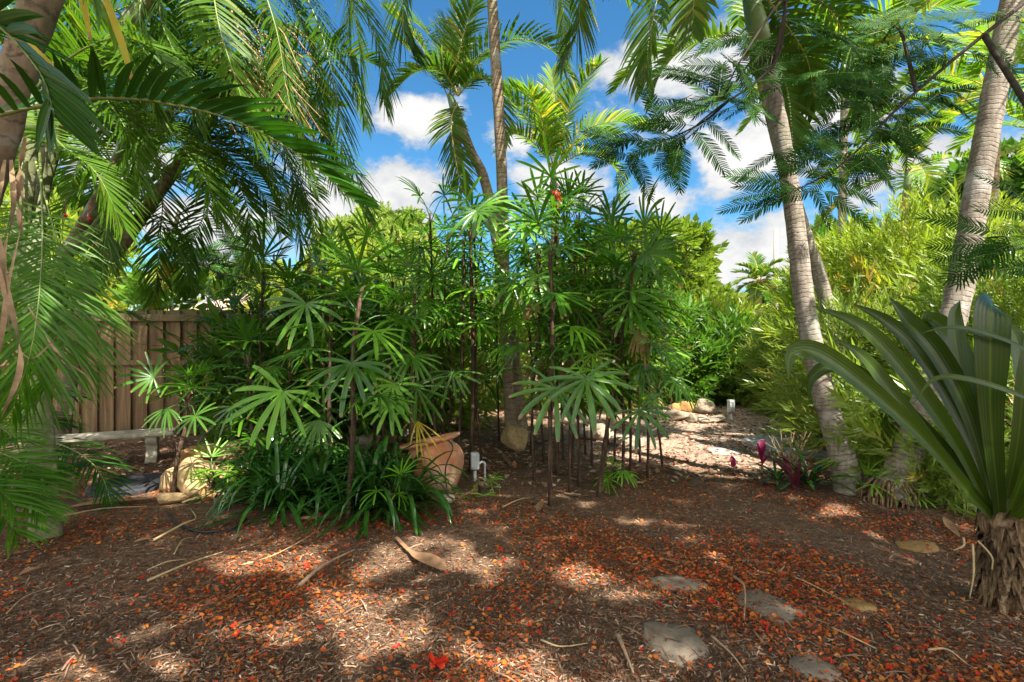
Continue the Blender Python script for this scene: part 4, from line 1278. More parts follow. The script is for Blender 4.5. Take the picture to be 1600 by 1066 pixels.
def feather_template(seed, full=True, L=.40, pin=.112, npin=24):
    rr = random.Random(seed)
    mb = MB()
    n = 12
    pts = [V((L * i / n, 0, -.10 * L * (i / n) ** 2 * (1 + i / n))) for i in range(n + 1)]
    mb.tube(pts, [.0035 - .0002 * i for i in range(n + 1)], 4, .3, 1, cap=False)
    for j in range(npin):
        t = .12 + .88 * (j + .5) / npin
        p = V((L * t, 0, -.10 * L * t * t * (1 + t)))
        pl = pin * (math.sin(math.pi * (.16 + .72 * t))) ** .5
        for sg in (-1, 1):
            a = rad(62 + rr.uniform(-6, 6)) if t < .85 else rad(62 - 40 * (t - .85) / .15)
            d = V((math.cos(a), sg * math.sin(a), -.08 + rr.uniform(-.1, .1))).normalized()
            cur = V((.35, 0, -.25))
            rv = rr.random()
            if not full:
                e1 = p + d * pl * .55; e2 = p + d * pl + cur * pl * .18
                mb.flat([p, e1, e2], V((1, 0, 0)), [.006, .011, .004], rv)
                continue
            m = 9
            pp = []; ww = []
            for k in range(m + 1):
                q_ = k / m
                pp.append(p + d * pl * (.04 + .96 * q_) + cur * (pl * .18 * q_ * q_))
                ww.append((.0066 if k % 2 else .0050) * (1 - .45 * max(0, q_ - .6) / .4) if k < m else .0015)
            wd = d.cross(V((0, 0, 1))).normalized()
            mb.strip(pp, wd, ww, V((0, 0, 1)), .25, rv)
    return mb


FEATH = []
for s in range(4):
    me = feather_template(s, True, .46 + .04 * (s % 2)).mesh('feather', smooth=False); me.materials.append(M['feather']); me.materials.append(M['rachis']); FEATH.append(me)


def place_feather(root, p, d, nrm, sc, k):
    d = d.normalized(); y = nrm.cross(d).normalized(); z = d.cross(y)
    o = bpy.data.objects.new('leaf', FEATH[k % 4]); C.objects.link(o); o.parent = root
    m = Matrix((d, y, z)).transposed().to_4x4()
    o.matrix_local = Matrix.Translation(p - root.location) @ m @ Matrix.Scale(sc, 4)
    return o


def poinciana():
    global RND
    keep = RND; RND = random.Random(404)
    base = V((6.2, -4.2, 0))
    root = thing('poinciana_tree', 'wide poinciana with feathery leaves on thin dark branches hanging in at the upper right', 'tree', base)
    mb = MB()
    fork = V((5.6, -3.4, 2.6))
    mb.tube(spline([base - UP * .1, V((6.1, -4.0, 1.2)), fork], 14), [.30, .27, .25, .24, .23, .23, .22, .22, .22, .22, .22, .22, .21, .2], 14, wob=.12)
    mb.build('trunk', M['branch'], root)
    limbs = []

    def limb(P_, r0, r1, n=18, name='branch', sub=None):
        m_ = MB(); pts = spline(P_, n); m_.tube(pts, [r0 + (r1 - r0) * i / (n - 1) for i in range(n)], 7, cap=False, wob=.1)
        m_.build(name, M['branch'], root); return pts
    for tgt in ((2, 2.5, 6.0), (-2.5, 1.0, 6.2), (-1.5, -3, 6.2), (4.5, 1.8, 6.0), (7.5, -.5, 5.8), (5, -7, 6), (9, -6, 6)):
        t_ = V(tgt)
        limbs.append(limb([fork, fork.lerp(t_, .4) + UP * .6, fork.lerp(t_, .75) + UP * .35, t_], .12, .02))
    # branches that enter the picture
    v1 = limb([fork, V((5.2, 0.6, 4.6)), at(1760, -120, 3.6), at(1600, 5, 3.5), at(1500, 85, 3.45), at(1400, 172, 3.4), at(1318, 255, 3.35), at(1240, 300, 3.3)], .022, .004, 40)
    v2 = limb([fork, V((3.8, 0.4, 5.0)), at(1260, -260, 3.4), at(1232, -40, 3.4), at(1218, 80, 3.4), at(1185, 125, 3.35), at(1120, 170, 3.3), at(1066, 215, 3.3)], .020, .004, 40)
    v3 = limb([v1[20], at(1640, 240, 2.9), at(1620, 370, 2.85), at(1560, 395, 2.85)], .02, .004, 16)
    v4 = limb([v2[24], at(1225, 0, 3.3), at(1160, 90, 3.2), at(1130, 150, 3.2)], .012, .003, 14)
    v5 = limb([v2[32], at(1100, 190, 3.7), at(1050, 215, 3.9), at(985, 240, 4.0)], .010, .003, 14)
    v6 = limb([v1[26], at(1400, 40, 3.7), at(1360, 130, 3.8), at(1390, 240, 3.8)], .014, .003, 16)
    # leaves: start pixel, depth, direction in the picture, size
    LV = [(1062, 226, 3.3, -.2, -.9), (1066, 215, 3.3, -.9, -.35), (1080, 200, 3.3, .4, -.9), (1085, 197, 3.3, -.9, .25), (1110, 176, 3.3, -.8, .5), (1120, 172, 3.3, .1, .9), (1140, 160, 3.35, .8, -.5),
          (1160, 145, 3.35, -.7, .6), (1180, 128, 3.35, .9, .1), (1212, 90, 3.4, -.8, .5), (1218, 60, 3.4, -.9, -.3), (1225, 30, 3.4, .7, -.5), (1130, 150, 3.2, -1, -.1), (1120, 130, 3.2, -.9, .5), (1145, 110, 3.2, -.95, .2), (1150, 100, 3.2, .3, -.9), (1180, 50, 3.2, -.9, -.2),
          (1240, 300, 3.3, -1, .05), (1242, 300, 3.3, -.85, -.5), (1255, 296, 3.3, -.9, .3), (1265, 290, 3.3, .4, -.9), (1285, 280, 3.3, .9, -.35), (1290, 275, 3.3, -.9, .45),
          (1318, 255, 3.35, .95, -.2), (1325, 250, 3.35, -.7, .7), (1340, 232, 3.35, .6, -.8), (1350, 225, 3.4, -.95, .1), (1370, 200, 3.4, .95, -.3), (1385, 188, 3.4, -.6, .75), (1400, 172, 3.4, .3, -.95), (1420, 150, 3.4, -.9, .3),
          (1450, 128, 3.45, .9, -.45), (1460, 120, 3.45, -.4, .9), (1490, 95, 3.45, -.95, .05), (1510, 78, 3.45, .8, -.6), (1540, 55, 3.5, -.7, .7), (1570, 30, 3.5, .95, -.2), (1580, 20, 3.5, -.95, -.2),
          (1560, 395, 2.85, -.9, -.2), (1580, 385, 2.85, -.95, .25), (1600, 380, 2.85, -.8, -.55), (1625, 370, 2.85, -.95, -.25), (1620, 340, 2.85, -.9, .3), (1640, 420, 2.85, -.95, .1),
          (985, 240, 4.0, -.9, -.3), (1000, 235, 4.0, -.4, -.9), (1020, 228, 3.95, -.9, .35), (1040, 218, 3.9, .2, -.95), (1050, 215, 3.9, -.7, .7), (975, 242, 4.0, -.9, .3), (1075, 203, 3.8, -.5, -.85), (990, 240, 4.0, .3, -.9),
          (1390, 240, 3.8, -.4, -.9), (1385, 225, 3.8, .8, -.5), (1375, 190, 3.8, -.9, -.2), (1370, 160, 3.8, .9, -.2), (1362, 130, 3.8, -.9, .2), (1370, 110, 3.8, .8, .5), (1385, 80, 3.75, -.8, -.5), (1400, 40, 3.7, .9, -.3), (1400, 40, 3.7, -.9, 0.1),
          (1270, 45, 3.4, .95, -.1), (1320, 70, 3.6, .9, -.2), (1330, 110, 3.6, -.5, -.8), (1440, 20, 3.6, -.8, -.5), (1460, 60, 3.6, -.9, -.4), (1300, 140, 3.5, .9, -.3), (1300, 215, 3.5, -.9, -.3), (1310, 240, 3.5, -.5, -.9), (1420, 200, 3.5, .95, 0), (1440, 160, 3.5, .9, .2)]
    for k, (px, py, Y, dx, dz) in enumerate(LV):
        p = at(px, py, Y)
        for e_ in range(2):
            d = V((dx + (u(-.5, .5) if e_ else 0), u(-.3, .2), dz * .65 + (u(-.4, .3) if e_ else 0)))
            nr = V((u(-.25, .25), -.8, .5 + u(-.3, .4)))
            place_feather(root, p + (V((u(-.12, .12), u(-.05, .15), u(-.04, .1))) if e_ else V()), d, nr, u(.58, .82), k + e_)
    for k in range(70):
        br, lo_, hi_ = ((v1, 16, 36), (v6, 3, 15), (v6, 3, 15), (v2, 14, 36))[k % 4]
        p = br[min(RND.randrange(lo_, hi_), len(br) - 1)] + V((u(-.25, .25), u(-.1, .5), u(-.15, .3)))
        a = u(0, 6.28)
        place_feather(root, p, V((math.cos(a), u(-.3, .3), math.sin(a) * .45 - .05)), V((u(-.4, .4), -.6 + u(-.2, .2), .8)), u(.55, .8), k)
    # the crown overhead and behind the camera: leaves wherever the photograph's ground lies in shade
    tm = feather_template(9, False, .36, .11, 14)
    tv = np.array([tuple(v) for v in tm.v]); tf = np.array([f for f in tm.f])
    P_ = []; D = []; N_ = []
    tries = 0
    while tries < 9500:
        tries += 1
        gx_, gy = u(-6.5, 6.0), u(.6, 8.6)
        if gx_ > .8 and gy > 5.35: continue
        if gx_ > 2.6 and gy > 4.9: continue
        # broken cover over the lady palms and the left palms: clusters of leaves with sunny gaps
        if gy > 4.5 and gx_ < .4 and noise.noise(V((gx_ * 1.3, gy * 1.3, 31))) < (.0 if gx_ > -2.8 else .2): continue
        z = u(5.3, 6.9)
        p = V((gx_, gy, 0)) + SUN * (z / SUN.z)
        az = u(0, 6.28)
        d = V((math.cos(az), math.sin(az), u(-.4, .1))).normalized()
        ok = True
        for s in (0, .12, .25, .34):
            q = p + d * s
            h = q - SUN * (q.z / SUN.z)
            if lit_amount(h.x, h.y) > .16: ok = False; break
        if not ok: continue
        if p.y > 0 and p.z < EYE + .72 * p.y: continue
        P_.append(tuple(p)); D.append(tuple(d)); N_.append((u(-.3, .3), u(-.3, .3), 1))
    P_ = np.array(P_); D = np.array(D); N_ = np.array(N_)
    Rm = rot_frames(D, N_)
    S = np.repeat(NPR.uniform(.85, 1.15, (len(P_), 1)), 3, axis=1)
    me = scatter('foliage', tv, tf, P_ - np.array(tuple(base)), Rm, S, NPR.random(len(P_)))
    o = link_mesh('foliage', me, M['feather'], root); o['kind'] = 'stuff'
    print('canopy leaves', len(P_))
    RND = keep


poinciana()


# small feathery tree behind the fence on the left
def back_tree():
    global RND
    keep = RND; RND = random.Random(55)
    base = gx(235, 8.6)
    root = thing('feathery_tree', 'small dark feathery leaved tree reaching over the fence from behind', 'tree', base)
    mb = MB(); b1 = spline([base, at(240, 480, 8.6), at(262, 400, 8.5), at(280, 330, 8.4)], 14)
    mb.tube(b1, [.06 - .002 * i for i in range(14)], 8); mb.build('trunk', M['branch'], root)
    mb = MB(); b2 = spline([at(245, 300, 7.9), at(285, 375, 7.8), at(325, 420, 7.7), at(420, 442, 7.6)], 18)
    mb.tube(b2, [.022 - .0008 * i for i in range(18)], 6); mb.build('branch', M['branch'], root)
    mb = MB(); mb.tube(spline([b1[9], at(300, 390, 8.3), at(350, 390, 8.2), at(400, 370, 8.2)], 12), [.02] * 6 + [.012] * 6, 6); mb.build('branch', M['branch'], root)
    for k in range(34):
        p = at(u(275, 420), u(355, 425), u(8.0, 8.5))
        place_feather(root, p, V((u(-1, 1), u(-.4, .4), u(-.5, .4))), V((u(-.4, .4), -.8, .6)), u(1.1, 1.5), k)
    RND = keep


back_tree()

# ----------------------------------------------------------------- shrubs and background trees
lt = np.array([(0, 0, 0), (.35, -.10, .03), (.35, .10, .03), (1, 0, -.08)], dtype=float)      # one lance shaped leaf
ltf = np.array([(0, 1, 3, 2)])


def sprig(nl=13, L=.5, leaf=.17, width=1.0, seed=0, whorl=True):
    """a shoot with lance shaped leaves along it -> template arrays"""
    r_ = random.Random(seed)
    vs = []; fs = []
    for k in range(nl):
        t = (k + 1) / nl
        az = k * 2.4 + r_.uniform(-.3, .3); el = rad(25 + 40 * t + r_.uniform(-15, 15))
        d = V((math.sin(el), math.cos(el) * math.cos(az), math.cos(el) * math.sin(az)))
        p = V((L * t * .9, 0, 0))
        s_ = d.cross(V((1, .1, .2))).normalized(); nn = d.cross(s_)
        ll = leaf * r_.uniform(.7, 1.15)
        o = len(vs)
        w_ = ll * .095 * width
        sag = V((0, 0, -.18 * ll))
        vs += [p, p + d * ll * .38 - s_ * w_ + nn * w_ * .4, p + d * ll * .38 + s_ * w_ + nn * w_ * .4, p + d * ll + sag]
        fs.append((o, o + 1, o + 3, o + 2))
    return np.array([tuple(v) for v in vs]), np.array(fs)


def blob_points(n, blobs, shell=.72):
    """points near the surface of a union of ellipsoids, with outward directions"""
    w_ = np.array([b_[3] * b_[4] + b_[4] * b_[5] + b_[3] * b_[5] for b_ in blobs]); w_ = w_ / w_.sum()
    idx = NPR.choice(len(blobs), n, p=w_)
    B = np.array(blobs)[idx]
    d = NPR.normal(size=(n, 3)); d /= np.linalg.norm(d, axis=1, keepdims=True)
    r_ = shell + (1.22 - shell) * NPR.random((n, 1)) ** .9
    P_ = B[:, :3] + d * B[:, 3:6] * r_
    return P_, d


def shrub(name, label, blobs, nspr, tmpl, mat, base, group=None, cat='shrub', stems=5, sc=(.7, 1.2), upw=.5, trunkr=.02, stem_mat='twig', zmin=.05):
    root = thing(name, label, cat, base, group)
    P_, d = blob_points(nspr, blobs)
    nzv = np.array([noise.noise(V(tuple(q * (2.2 if cat == 'shrub' else 1.1)))) for q in P_])
    keepm = (P_[:, 2] > zmin) & (nzv > (-.06 if cat == 'shrub' else -.16))
    P_, d = P_[keepm], d[keepm]
    dd = d + np.array([0, 0, upw]) + NPR.normal(scale=.35, size=d.shape)
    Rm = rot_frames(dd, NPR.normal(size=d.shape))
    sc_ = NPR.uniform(sc[0], sc[1], (len(P_), 1)) * np.where(NPR.random((len(P_), 1)) < .14, 1.5, 1.0)
    S = np.repeat(sc_, 3, axis=1)
    me = scatter('foliage', tmpl[0], tmpl[1], P_ - np.array(tuple(base)), Rm, S, NPR.random(len(P_)))
    link_mesh('foliage', me, M[mat], root)
    mb = MB()
    for k in range(stems):
        bl = blobs[k % len(blobs)]
        tgt = V(bl[:3]) + V((u(-.3, .3) * bl[3], u(-.3, .3) * bl[4], bl[5] * u(.2, .6)))
        st = V(base) + V((u(-.15, .15), u(-.15, .15), -.03))
        mb.tube(spline([st, st.lerp(tgt, .5) + V((u(-.1, .1), u(-.1, .1), .1)), tgt], 9), [trunkr * (1 - .08 * i) for i in range(9)], 6, cap=False)
    mb.build('stems' if stems > 1 else 'trunk', M[stem_mat], root)
    return root


SP_W = sprig(19, .40, .125, .85, 1)
SP_B = sprig(13, .40, .20, 1.5, 2)
SP_T = sprig(12, .45, .20, 3.2, 3)
GH = 'willow leaved shrubs along the right of the path'


def blobs_at(lst):
    return [(*at(px, py, Y), rx, ry, rz) for px, py, Y, rx, ry, rz in lst]


shr = [('rounded willow leaved shrub at the far end of the path beside the small lamp', 'shrub', [(1190, 590, 11.4, .75, .8, .75), (1165, 605, 11.2, .6, .6, .5), (1225, 575, 11, .65, .7, .6)], (1195, 11.4), 1500),
       ('willow leaved shrub seen just left of the curving trunk', 'shrub', [(1255, 580, 9.6, .65, .7, .75), (1245, 610, 9.4, .5, .6, .5), (1275, 545, 9.6, .5, .7, .5)], (1255, 9.6), 1500),
       ('tall lime green shrub directly right of the curving trunk', 'shrub_yellow', [(1325, 480, 8.4, .7, .8, .75), (1325, 560, 8.0, .7, .7, .7), (1350, 440, 8.8, .7, .8, .55)], (1330, 8.3), 1900),
       ('dense shrub low behind the arching broad leaves', 'shrub', [(1340, 600, 6.4, .7, .7, .75), (1400, 640, 5.9, .6, .6, .6), (1345, 655, 6.6, .4, .5, .4)], (1350, 6.4), 1700),
       ('lime shrub behind the tips of the broad leaves', 'shrub_yellow', [(1420, 470, 7.3, .8, .8, .9), (1460, 420, 7.8, .9, .8, .7), (1400, 550, 7.0, .7, .7, .8)], (1420, 7.3), 1900),
       ('shrub filling the space behind the thick leaning trunk', 'shrub', [(1530, 530, 6.5, .9, .8, .85), (1500, 610, 6.0, .8, .7, .8), (1580, 480, 7, .9, .8, .65)], (1530, 6.4), 1900),
       ('shrub at the right edge behind the broad leaved plant', 'shrub', [(1600, 560, 5.2, .7, .6, .9), (1560, 690, 4.9, .6, .5, .55), (1640, 560, 5.4, .7, .7, .7)], (1600, 5.1), 1600),
       ('tall lime shrub under the short stout palm', 'shrub_yellow', [(1420, 470, 10.2, 1.1, 1, .7), (1375, 475, 10, .9, 1, .65), (1480, 470, 10, 1.1, 1, .75)], (1420, 10.2), 1700),
       ('low loose shrub screening the foot of the thick pale trunk', 'shrub', [(1395, 660, 4.75, .30, .3, .34), (1462, 700, 4.6, .36, .3, .34), (1510, 740, 4.5, .3, .3, .26)], (1450, 4.7), 520),
       ('large lime shrub at the far right behind all trunks', 'shrub_yellow', [(1570, 460, 10, 1.2, 1, .9), (1650, 440, 9.5, 1.2, 1, 1.1), (1500, 460, 11, 1.0, 1, .75)], (1570, 10), 1800)]
for lab, mat, bl, (bx, bY), n in shr:
    shrub('willow_leaf_shrub', lab, blobs_at(bl), int(n * 1.6), SP_W, mat, gx(bx, bY), GH, stems=9)

GD = 'darker shrubs behind the rocks'
for lab, mat, bl, (bx, bY), n, tm in (('dark leafy shrub behind the gold boulders at the path end', 'shrub_dark', [(1110, 575, 12, 1.0, .8, .8), (1060, 590, 11.8, .8, .8, .65), (1150, 555, 12, .9, .8, .6)], (1100, 12), 1500, SP_B),
                                      ('glossy green shrub between the lady palms and the gold boulders', 'shrub_dark', [(1030, 570, 11.6, .9, .8, .8), (990, 530, 11.8, .9, .8, .9), (1040, 520, 12.4, .7, .7, .7)], (1010, 11.7), 1400, SP_B),
                                      ('yellow flecked croton shrub below the lime tree', 'shrub_yellow', [(1090, 515, 13.6, .9, .7, .5), (1135, 520, 13.8, .9, .7, .4), (1050, 515, 13.4, .6, .7, .5)], (1090, 13.7), 1100, SP_B),
                                      ('bright shrub glimpsed through the lady palm canes left of the tall trunk', 'shrub', [(680, 530, 11, 1.0, .8, 1.2), (740, 560, 11, .8, .8, .9), (640, 480, 11.5, .9, .8, 1)], (700, 11), 1400, SP_B),
                                      ('bright shrub glimpsed through the lady palm canes right of the tall trunk', 'shrub', [(860, 540, 11, 1.2, .8, 1.2), (930, 560, 11, 1, .8, .9), (900, 480, 11.5, 1, .8, .9)], (890, 11), 1500, SP_B),
                                      ('sunlit hedge showing over the fence beneath the left palms', 'shrub_yellow', [(180, 480, 10, .9, .7, .7), (110, 460, 10, 1, .7, 1.0), (30, 430, 10, 1, .7, 1.2)], (180, 10), 1500, SP_B),
                                      ('lime shrub deep behind the fence at the lady palms', 'shrub_yellow', [(480, 500, 12, 1.2, .8, .9), (560, 480, 12, 1.2, .8, 1.0)], (520, 12), 1100, SP_B),
                                      ('dense green shrub hiding the right end of the fence behind the lady palms', 'shrub_dark', [(430, 590, 7.0, .7, .35, .7), (510, 570, 7.0, .6, .4, .8), (560, 590, 7.2, .6, .4, .7)], (490, 7.05), 1500, SP_B),
                                      ('bright leafy shrub behind the pot and the middle canes', 'shrub', [(640, 580, 8.2, .7, .4, .75), (720, 560, 8.4, .7, .4, .9), (590, 540, 8.4, .6, .4, .8)], (660, 8.3), 1300, SP_B),
                                      ('round leaved vine tip peeping over the fence top', 'shrub_dark', [(258, 478, 8.2, .22, .15, .22), (327, 480, 8.2, .15, .15, .12)], (290, 8.2), 40, SP_T)):
    shrub('leafy_shrub', lab, blobs_at(bl), n, tm, mat, gx(bx, bY), GD, stems=8)

GBT = 'trees beyond the garden'


def crown_blobs(px, py, Y, R_, n, seed, flat=.8):
    r_ = random.Random(seed); c = at(px, py, Y); out = []
    for k in range(n):
        th = r_.uniform(0, 6.28); ph = r_.uniform(-.5, 1.2); q = R_ * r_.uniform(.35, .8)
        out.append((c.x + math.cos(th) * math.cos(ph) * q, c.y + math.sin(th) * math.cos(ph) * q * .8, c.z + math.sin(ph) * q * flat, R_ * r_.uniform(.28, .5), R_ * r_.uniform(.28, .5), R_ * r_.uniform(.2, .36)))
    return out


for lab, mat, args, n, tr in (('broad lime green tree rising right of the lady palms', 'tree_lime', (1003, 430, 21, 2.25, 18, 4, .9), 5200, .2),
                              ('lower lime tree stepping down right of the broad one', 'tree_lime', (1090, 482, 20, 1.05, 10, 5, .8), 2600, .15),
                              ('pale flat topped tree far away over the lady palms', 'tree_pale', (595, 385, 34, 3.4, 14, 6, .5), 3000, .2),
                              ('pale yellow tree far behind the fence', 'tree_pale', (395, 450, 30, 2.0, 9, 7, .6), 1600, .15),
                              ('dark tree between the curving trunk and the thin upright palm', 'tree_dark', (1345, 425, 17, 1.7, 12, 8, .8), 3000, .2),
                              ('big green tree filling the gap behind the garden palms on the right', 'tree_lime', (1480, 445, 18, 2.4, 18, 9, .8), 5600, .25),
                              ('big green tree behind the thick leaning trunk at the far right', 'tree_dark', (1650, 330, 16, 3.4, 16, 10, .9), 5000, .25),
                              ('tall tree far left behind the slender palms', 'tree_dark', (-40, 380, 16, 3.0, 14, 11, .9), 4200, .25),
                              ('tree beyond the fence left of the tan roof', 'tree_lime', (110, 450, 20, 1.5, 12, 12, .8), 3000, .2)):
    px, py, Y = args[:3]
    shrub('garden_tree', lab, crown_blobs(*args), int(n * 2.2), SP_T, mat, gx(px, Y), GBT, 'tree', 6, (.7, 1.25), .3, tr * .5, 'branch')
# distant small palm
r, tp, dv = palm('far_palm', 'tiny distant palm against the cloud beside the utility pole', [gx(1186, 30), at(1186, 470, 30), at(1187, 437, 30)], .2, .15, M['trunk_brown'], None, 1.2, 8)
add_crown(r, tp, dv, 15, 1.7, PALM, els=(75, -40), droop=(.6, 1.3), pairs=24, llen=.75, lw=.05, shaft=0, seed=71, rr=.03)
# more trees closing the horizon
for k, (px, Y) in enumerate(((-200, 40), (700, 45), (850, 42), (960, 48), (1250, 45), (500, 50))):
    shrub('horizon_tree', 'low grey green tree on the horizon seen only in gaps of the planting', crown_blobs(px, 500, Y, 3.4, 9, 30 + k, .6), 1300, SP_T, 'tree_dark', gx(px, Y), 'trees on the horizon', 'tree', 3, (2.0, 3.2), .3, .12, 'branch')

# ----------------------------------------------------------------- fence


def fence():
    Y = 7.6
    x0, x1 = (-120 - 800) / F * Y, (575 - 800) / F * Y
    root = thing('wooden_fence', 'weathered brown board fence with mossy top rail behind the bench', 'fence', V(((x0 + x1) / 2, Y, 0)))
    mb = MB(); x = x0; k = 0
    while x < x1:
        w_ = .145 + u(-.01, .01)
        front = k % 2 == 0
        h = 1.84 + u(-.012, .012)
        mb.box(V((x + w_ / 2, Y - (.032 if front else -.002) + u(-.003, .003), h / 2 + .02)), w_ - .004, .018, h, u(-.01, .01), RND.random(), 0, .003)
        x += w_ * .86; k += 1
    mb.build('boards', M['wood'], root, smooth=False)
    for z in (.35, 1.08, 1.70):
        mb = MB(); xx = x0
        while xx < x1:
            mb.box(V((xx + 1.2, Y + .045, z + u(-.006, .006))), 2.395, .045, .095, 0, RND.random(), 0, .004); xx += 2.4
        mb.build('rail', M['wood'], root, smooth=False)
    for z in (1.08, 1.735):
        mb = MB(); xx = x0
        while xx < x1:
            mb.box(V((xx + 1.2, Y - .062, z + u(-.006, .006))), 2.395, .03, .10 if z > 1.5 else .07, u(-.002, .002), RND.random(), 0, .004); xx += 2.4
        mb.build('rail', M['wood'], root, smooth=False)
    for px in (-40, 345, 570):
        mb = MB(); mb.box(V(((px - 800) / F * Y, Y - .10, .95)), .09, .045, 1.9, 0, RND.random(), 0, .005); mb.build('post', M['wood'], root, smooth=False)


fence()


# ----------------------------------------------------------------- stone bench
def bench():
    ang = rad(28)
    c = gp(168, 726)
    c = V((c.x, c.y, gh(c.x, c.y)))
    root = thing('stone_bench', 'weathered concrete garden bench with scrolled legs in front of the fence', 'bench', c)
    R4 = Matrix.Translation(c) @ Matrix.Rotation(ang, 4, 'Z')
    mb = MB(); mb.box(R4 @ V((0, 0, .345)), 1.3, .36, .055, ang, .5, 0, .016); mb.build('seat', M['concrete'], root, smooth=False)
    for sx in (-.42, .42):
        prof = [(-.15, 0), (.15, 0), (.155, .04), (.12, .055), (.085, .11), (.07, .18), (.085, .25), (.125, .30), (.14, .335), (.14, .372), (-.14, .372), (-.14, .335), (-.125, .30), (-.085, .25), (-.07, .18), (-.085, .11), (-.12, .055), (-.155, .04)]
        mb = MB(); n = len(prof)
        vs = [R4 @ V((sx - .055, y, z * .845)) for y, z in prof] + [R4 @ V((sx + .055, y, z * .845)) for y, z in prof]
        fs = [tuple(range(n)), tuple(range(2 * n - 1, n - 1, -1))] + [(i, i + n, (i + 1) % n + n, (i + 1) % n) for i in range(n)]
        mb.add(vs, fs); mb.build('leg', M['concrete'], root, smooth=False)


bench()
# black round mat on the ground
c = gp(205, 762)
r = thing('round_mat', 'round black rubber tray lying on the ground in front of the bench', 'tray', c)
mb = MB(); mb.lathe([(0.0, .02), (.10, .024), (.11, .018), (.20, .02), (.21, .026), (.27, .024), (.29, .05), (.32, .052), (.335, .03), (.335, .0)], 40, Matrix.Translation(c)); mb.build('tray', M['black_rubber'], r)


# ----------------------------------------------------------------- pot
def pot():
    c = gp(682, 776) + V((-.04, .2, 0))
    root = thing('clay_pot', 'tilted bulbous terracotta pot with a chipped wide rim beside the strap leaved plants', 'pot', c)
    Mx = Matrix.Translation(c + V((.05, 0, -.02))) @ Matrix.Rotation(rad(-13), 4, 'Y') @ Matrix.Rotation(rad(-5), 4, 'X')
    mb = MB()
    mb.lathe([(0, .0), (.13, .0), (.17, .03), (.23, .12), (.275, .22), (.285, .30), (.265, .37), (.225, .42), (.205, .445), (.215, .46)], 36, Mx, wob=.02)
    mb.build('body', M['terra'], root)
    mb = MB(); mb.lathe([(.213, .455), (.25, .462), (.285, .475), (.292, .490), (.285, .505), (.255, .50), (.215, .482), (.195, .44), (.19, .38)], 36, Mx, wob=.03)
    mb.build('rim', M['terra'], root)
    mb = MB(); mb.lathe([(0.0, .37), (.10, .375), (.205, .372)], 24, Mx); mb.build('soil', M['ground'], root)
    # drip tube over the pot
    P_ = [Mx @ V(q) for q in ((.16, -.12, .50), (.235, -.21, .40), (.16, -.25, .28), (.12, -.235, .18), (.10, -.20, .05))]
    o = MB(); o.tube(spline(P_, 20), [.006] * 20, 6); ob = o.build('drip_tube', M['cable'], None)
    tag(ob, 'thin black tube hanging over the side of the clay pot', 'tube')


pot()


# outlet box on a stake with a curved white pipe
def outlet(label, p, sc, metal, pipe=True):
    root = thing('outlet_box' if pipe else 'path_light', label, 'outlet box' if pipe else 'garden light', p)
    mb = MB(); mb.box(p + V((0, 0, .17 * sc + .03)), .085 * sc, .06 * sc, .17 * sc, .15, .5, 0, .008); mb.build('box', M[metal], root, smooth=False)
    mb = MB(); mb.box(p + V((0, -.034 * sc, .175 * sc + .03)), .07 * sc, .012, .13 * sc, .15, .5, 0, .004); mb.build('cover', M[metal], root, smooth=False)
    mb = MB(); mb.tube([p - V((0, 0, .05)), p + V((0, 0, .10 * sc))], [.018 * sc, .018 * sc], 10); mb.build('stake', M[metal], root)
    if pipe:
        mb = MB(); P_ = [p + V(q) for q in ((.04, 0, .17), (.075, 0, .19), (.098, 0, .17), (.10, 0, .10), (.10, 0, -.03))]
        mb.tube(spline(P_, 20), [.011] * 20, 8); mb.build('pipe', M['white_plastic'], root)


outlet('white plastic outlet box with a curved pipe standing right of the pot', gp(742, 752), 1.0, 'white_plastic')
outlet('small grey box light on the ground at the far end of the path', gp(1142, 657), 1.3, 'grey_metal', False)


# ----------------------------------------------------------------- rocks and stepping stones
def rock_mesh(seed, flat=.7):
    import bmesh
    bm = bmesh.new(); bmesh.ops.create_icosphere(bm, subdivisions=4, radius=1)
    r_ = random.Random(seed); off = V((r_.uniform(0, 50), r_.uniform(0, 50), 0))
    planes = []
    for k in range(11):
        d = V((r_.gauss(0, 1), r_.gauss(0, 1), r_.gauss(0, 1))).normalized(); planes.append((d, r_.uniform(.62, .9)))
    for v in bm.verts:
        p = v.co.copy()
        for d, h in planes:
            q = p.dot(d)
            if q > h: p -= d * (q - h) * .92
        p *= 1 + .10 * noise.noise(p * 1.8 + off) + .05 * noise.noise(p * 5 + off)
        v.co = V((p.x, p.y * .9, p.z * flat))
    me = bpy.data.meshes.new('rock'); bm.to_mesh(me); bm.free()
    me.polygons.foreach_set('use_smooth', [True] * len(me.polygons))
    return me


ROCKS = {}
for mt in ('rock_tan', 'rock_gold', 'rock_pale'):
    ROCKS[mt] = []
    for s in range(4):
        me = rock_mesh(s + len(ROCKS) * 10); me.materials.append(M[mt]); ROCKS[mt].append(me)
CNT = [0]


def rock(label, px, py, wpx, hfac, mt, group, lift=0.0, name='limestone_rock'):
    p = gp(px, py); s = wpx * 1.2 / F * p.y / 2
    me = ROCKS[mt][CNT[0] % 4]; CNT[0] += 1
    o = bpy.data.objects.new(name, me); C.objects.link(o)
    o.scale = (s, s * .85, s * hfac * 1.4); o.rotation_euler = (u(-.2, .2), u(-.2, .2), u(0, 6.28))
    o.location = p + V((0, s * .5, s * hfac * .62 + lift))
    tag(o, label, 'rock', group)


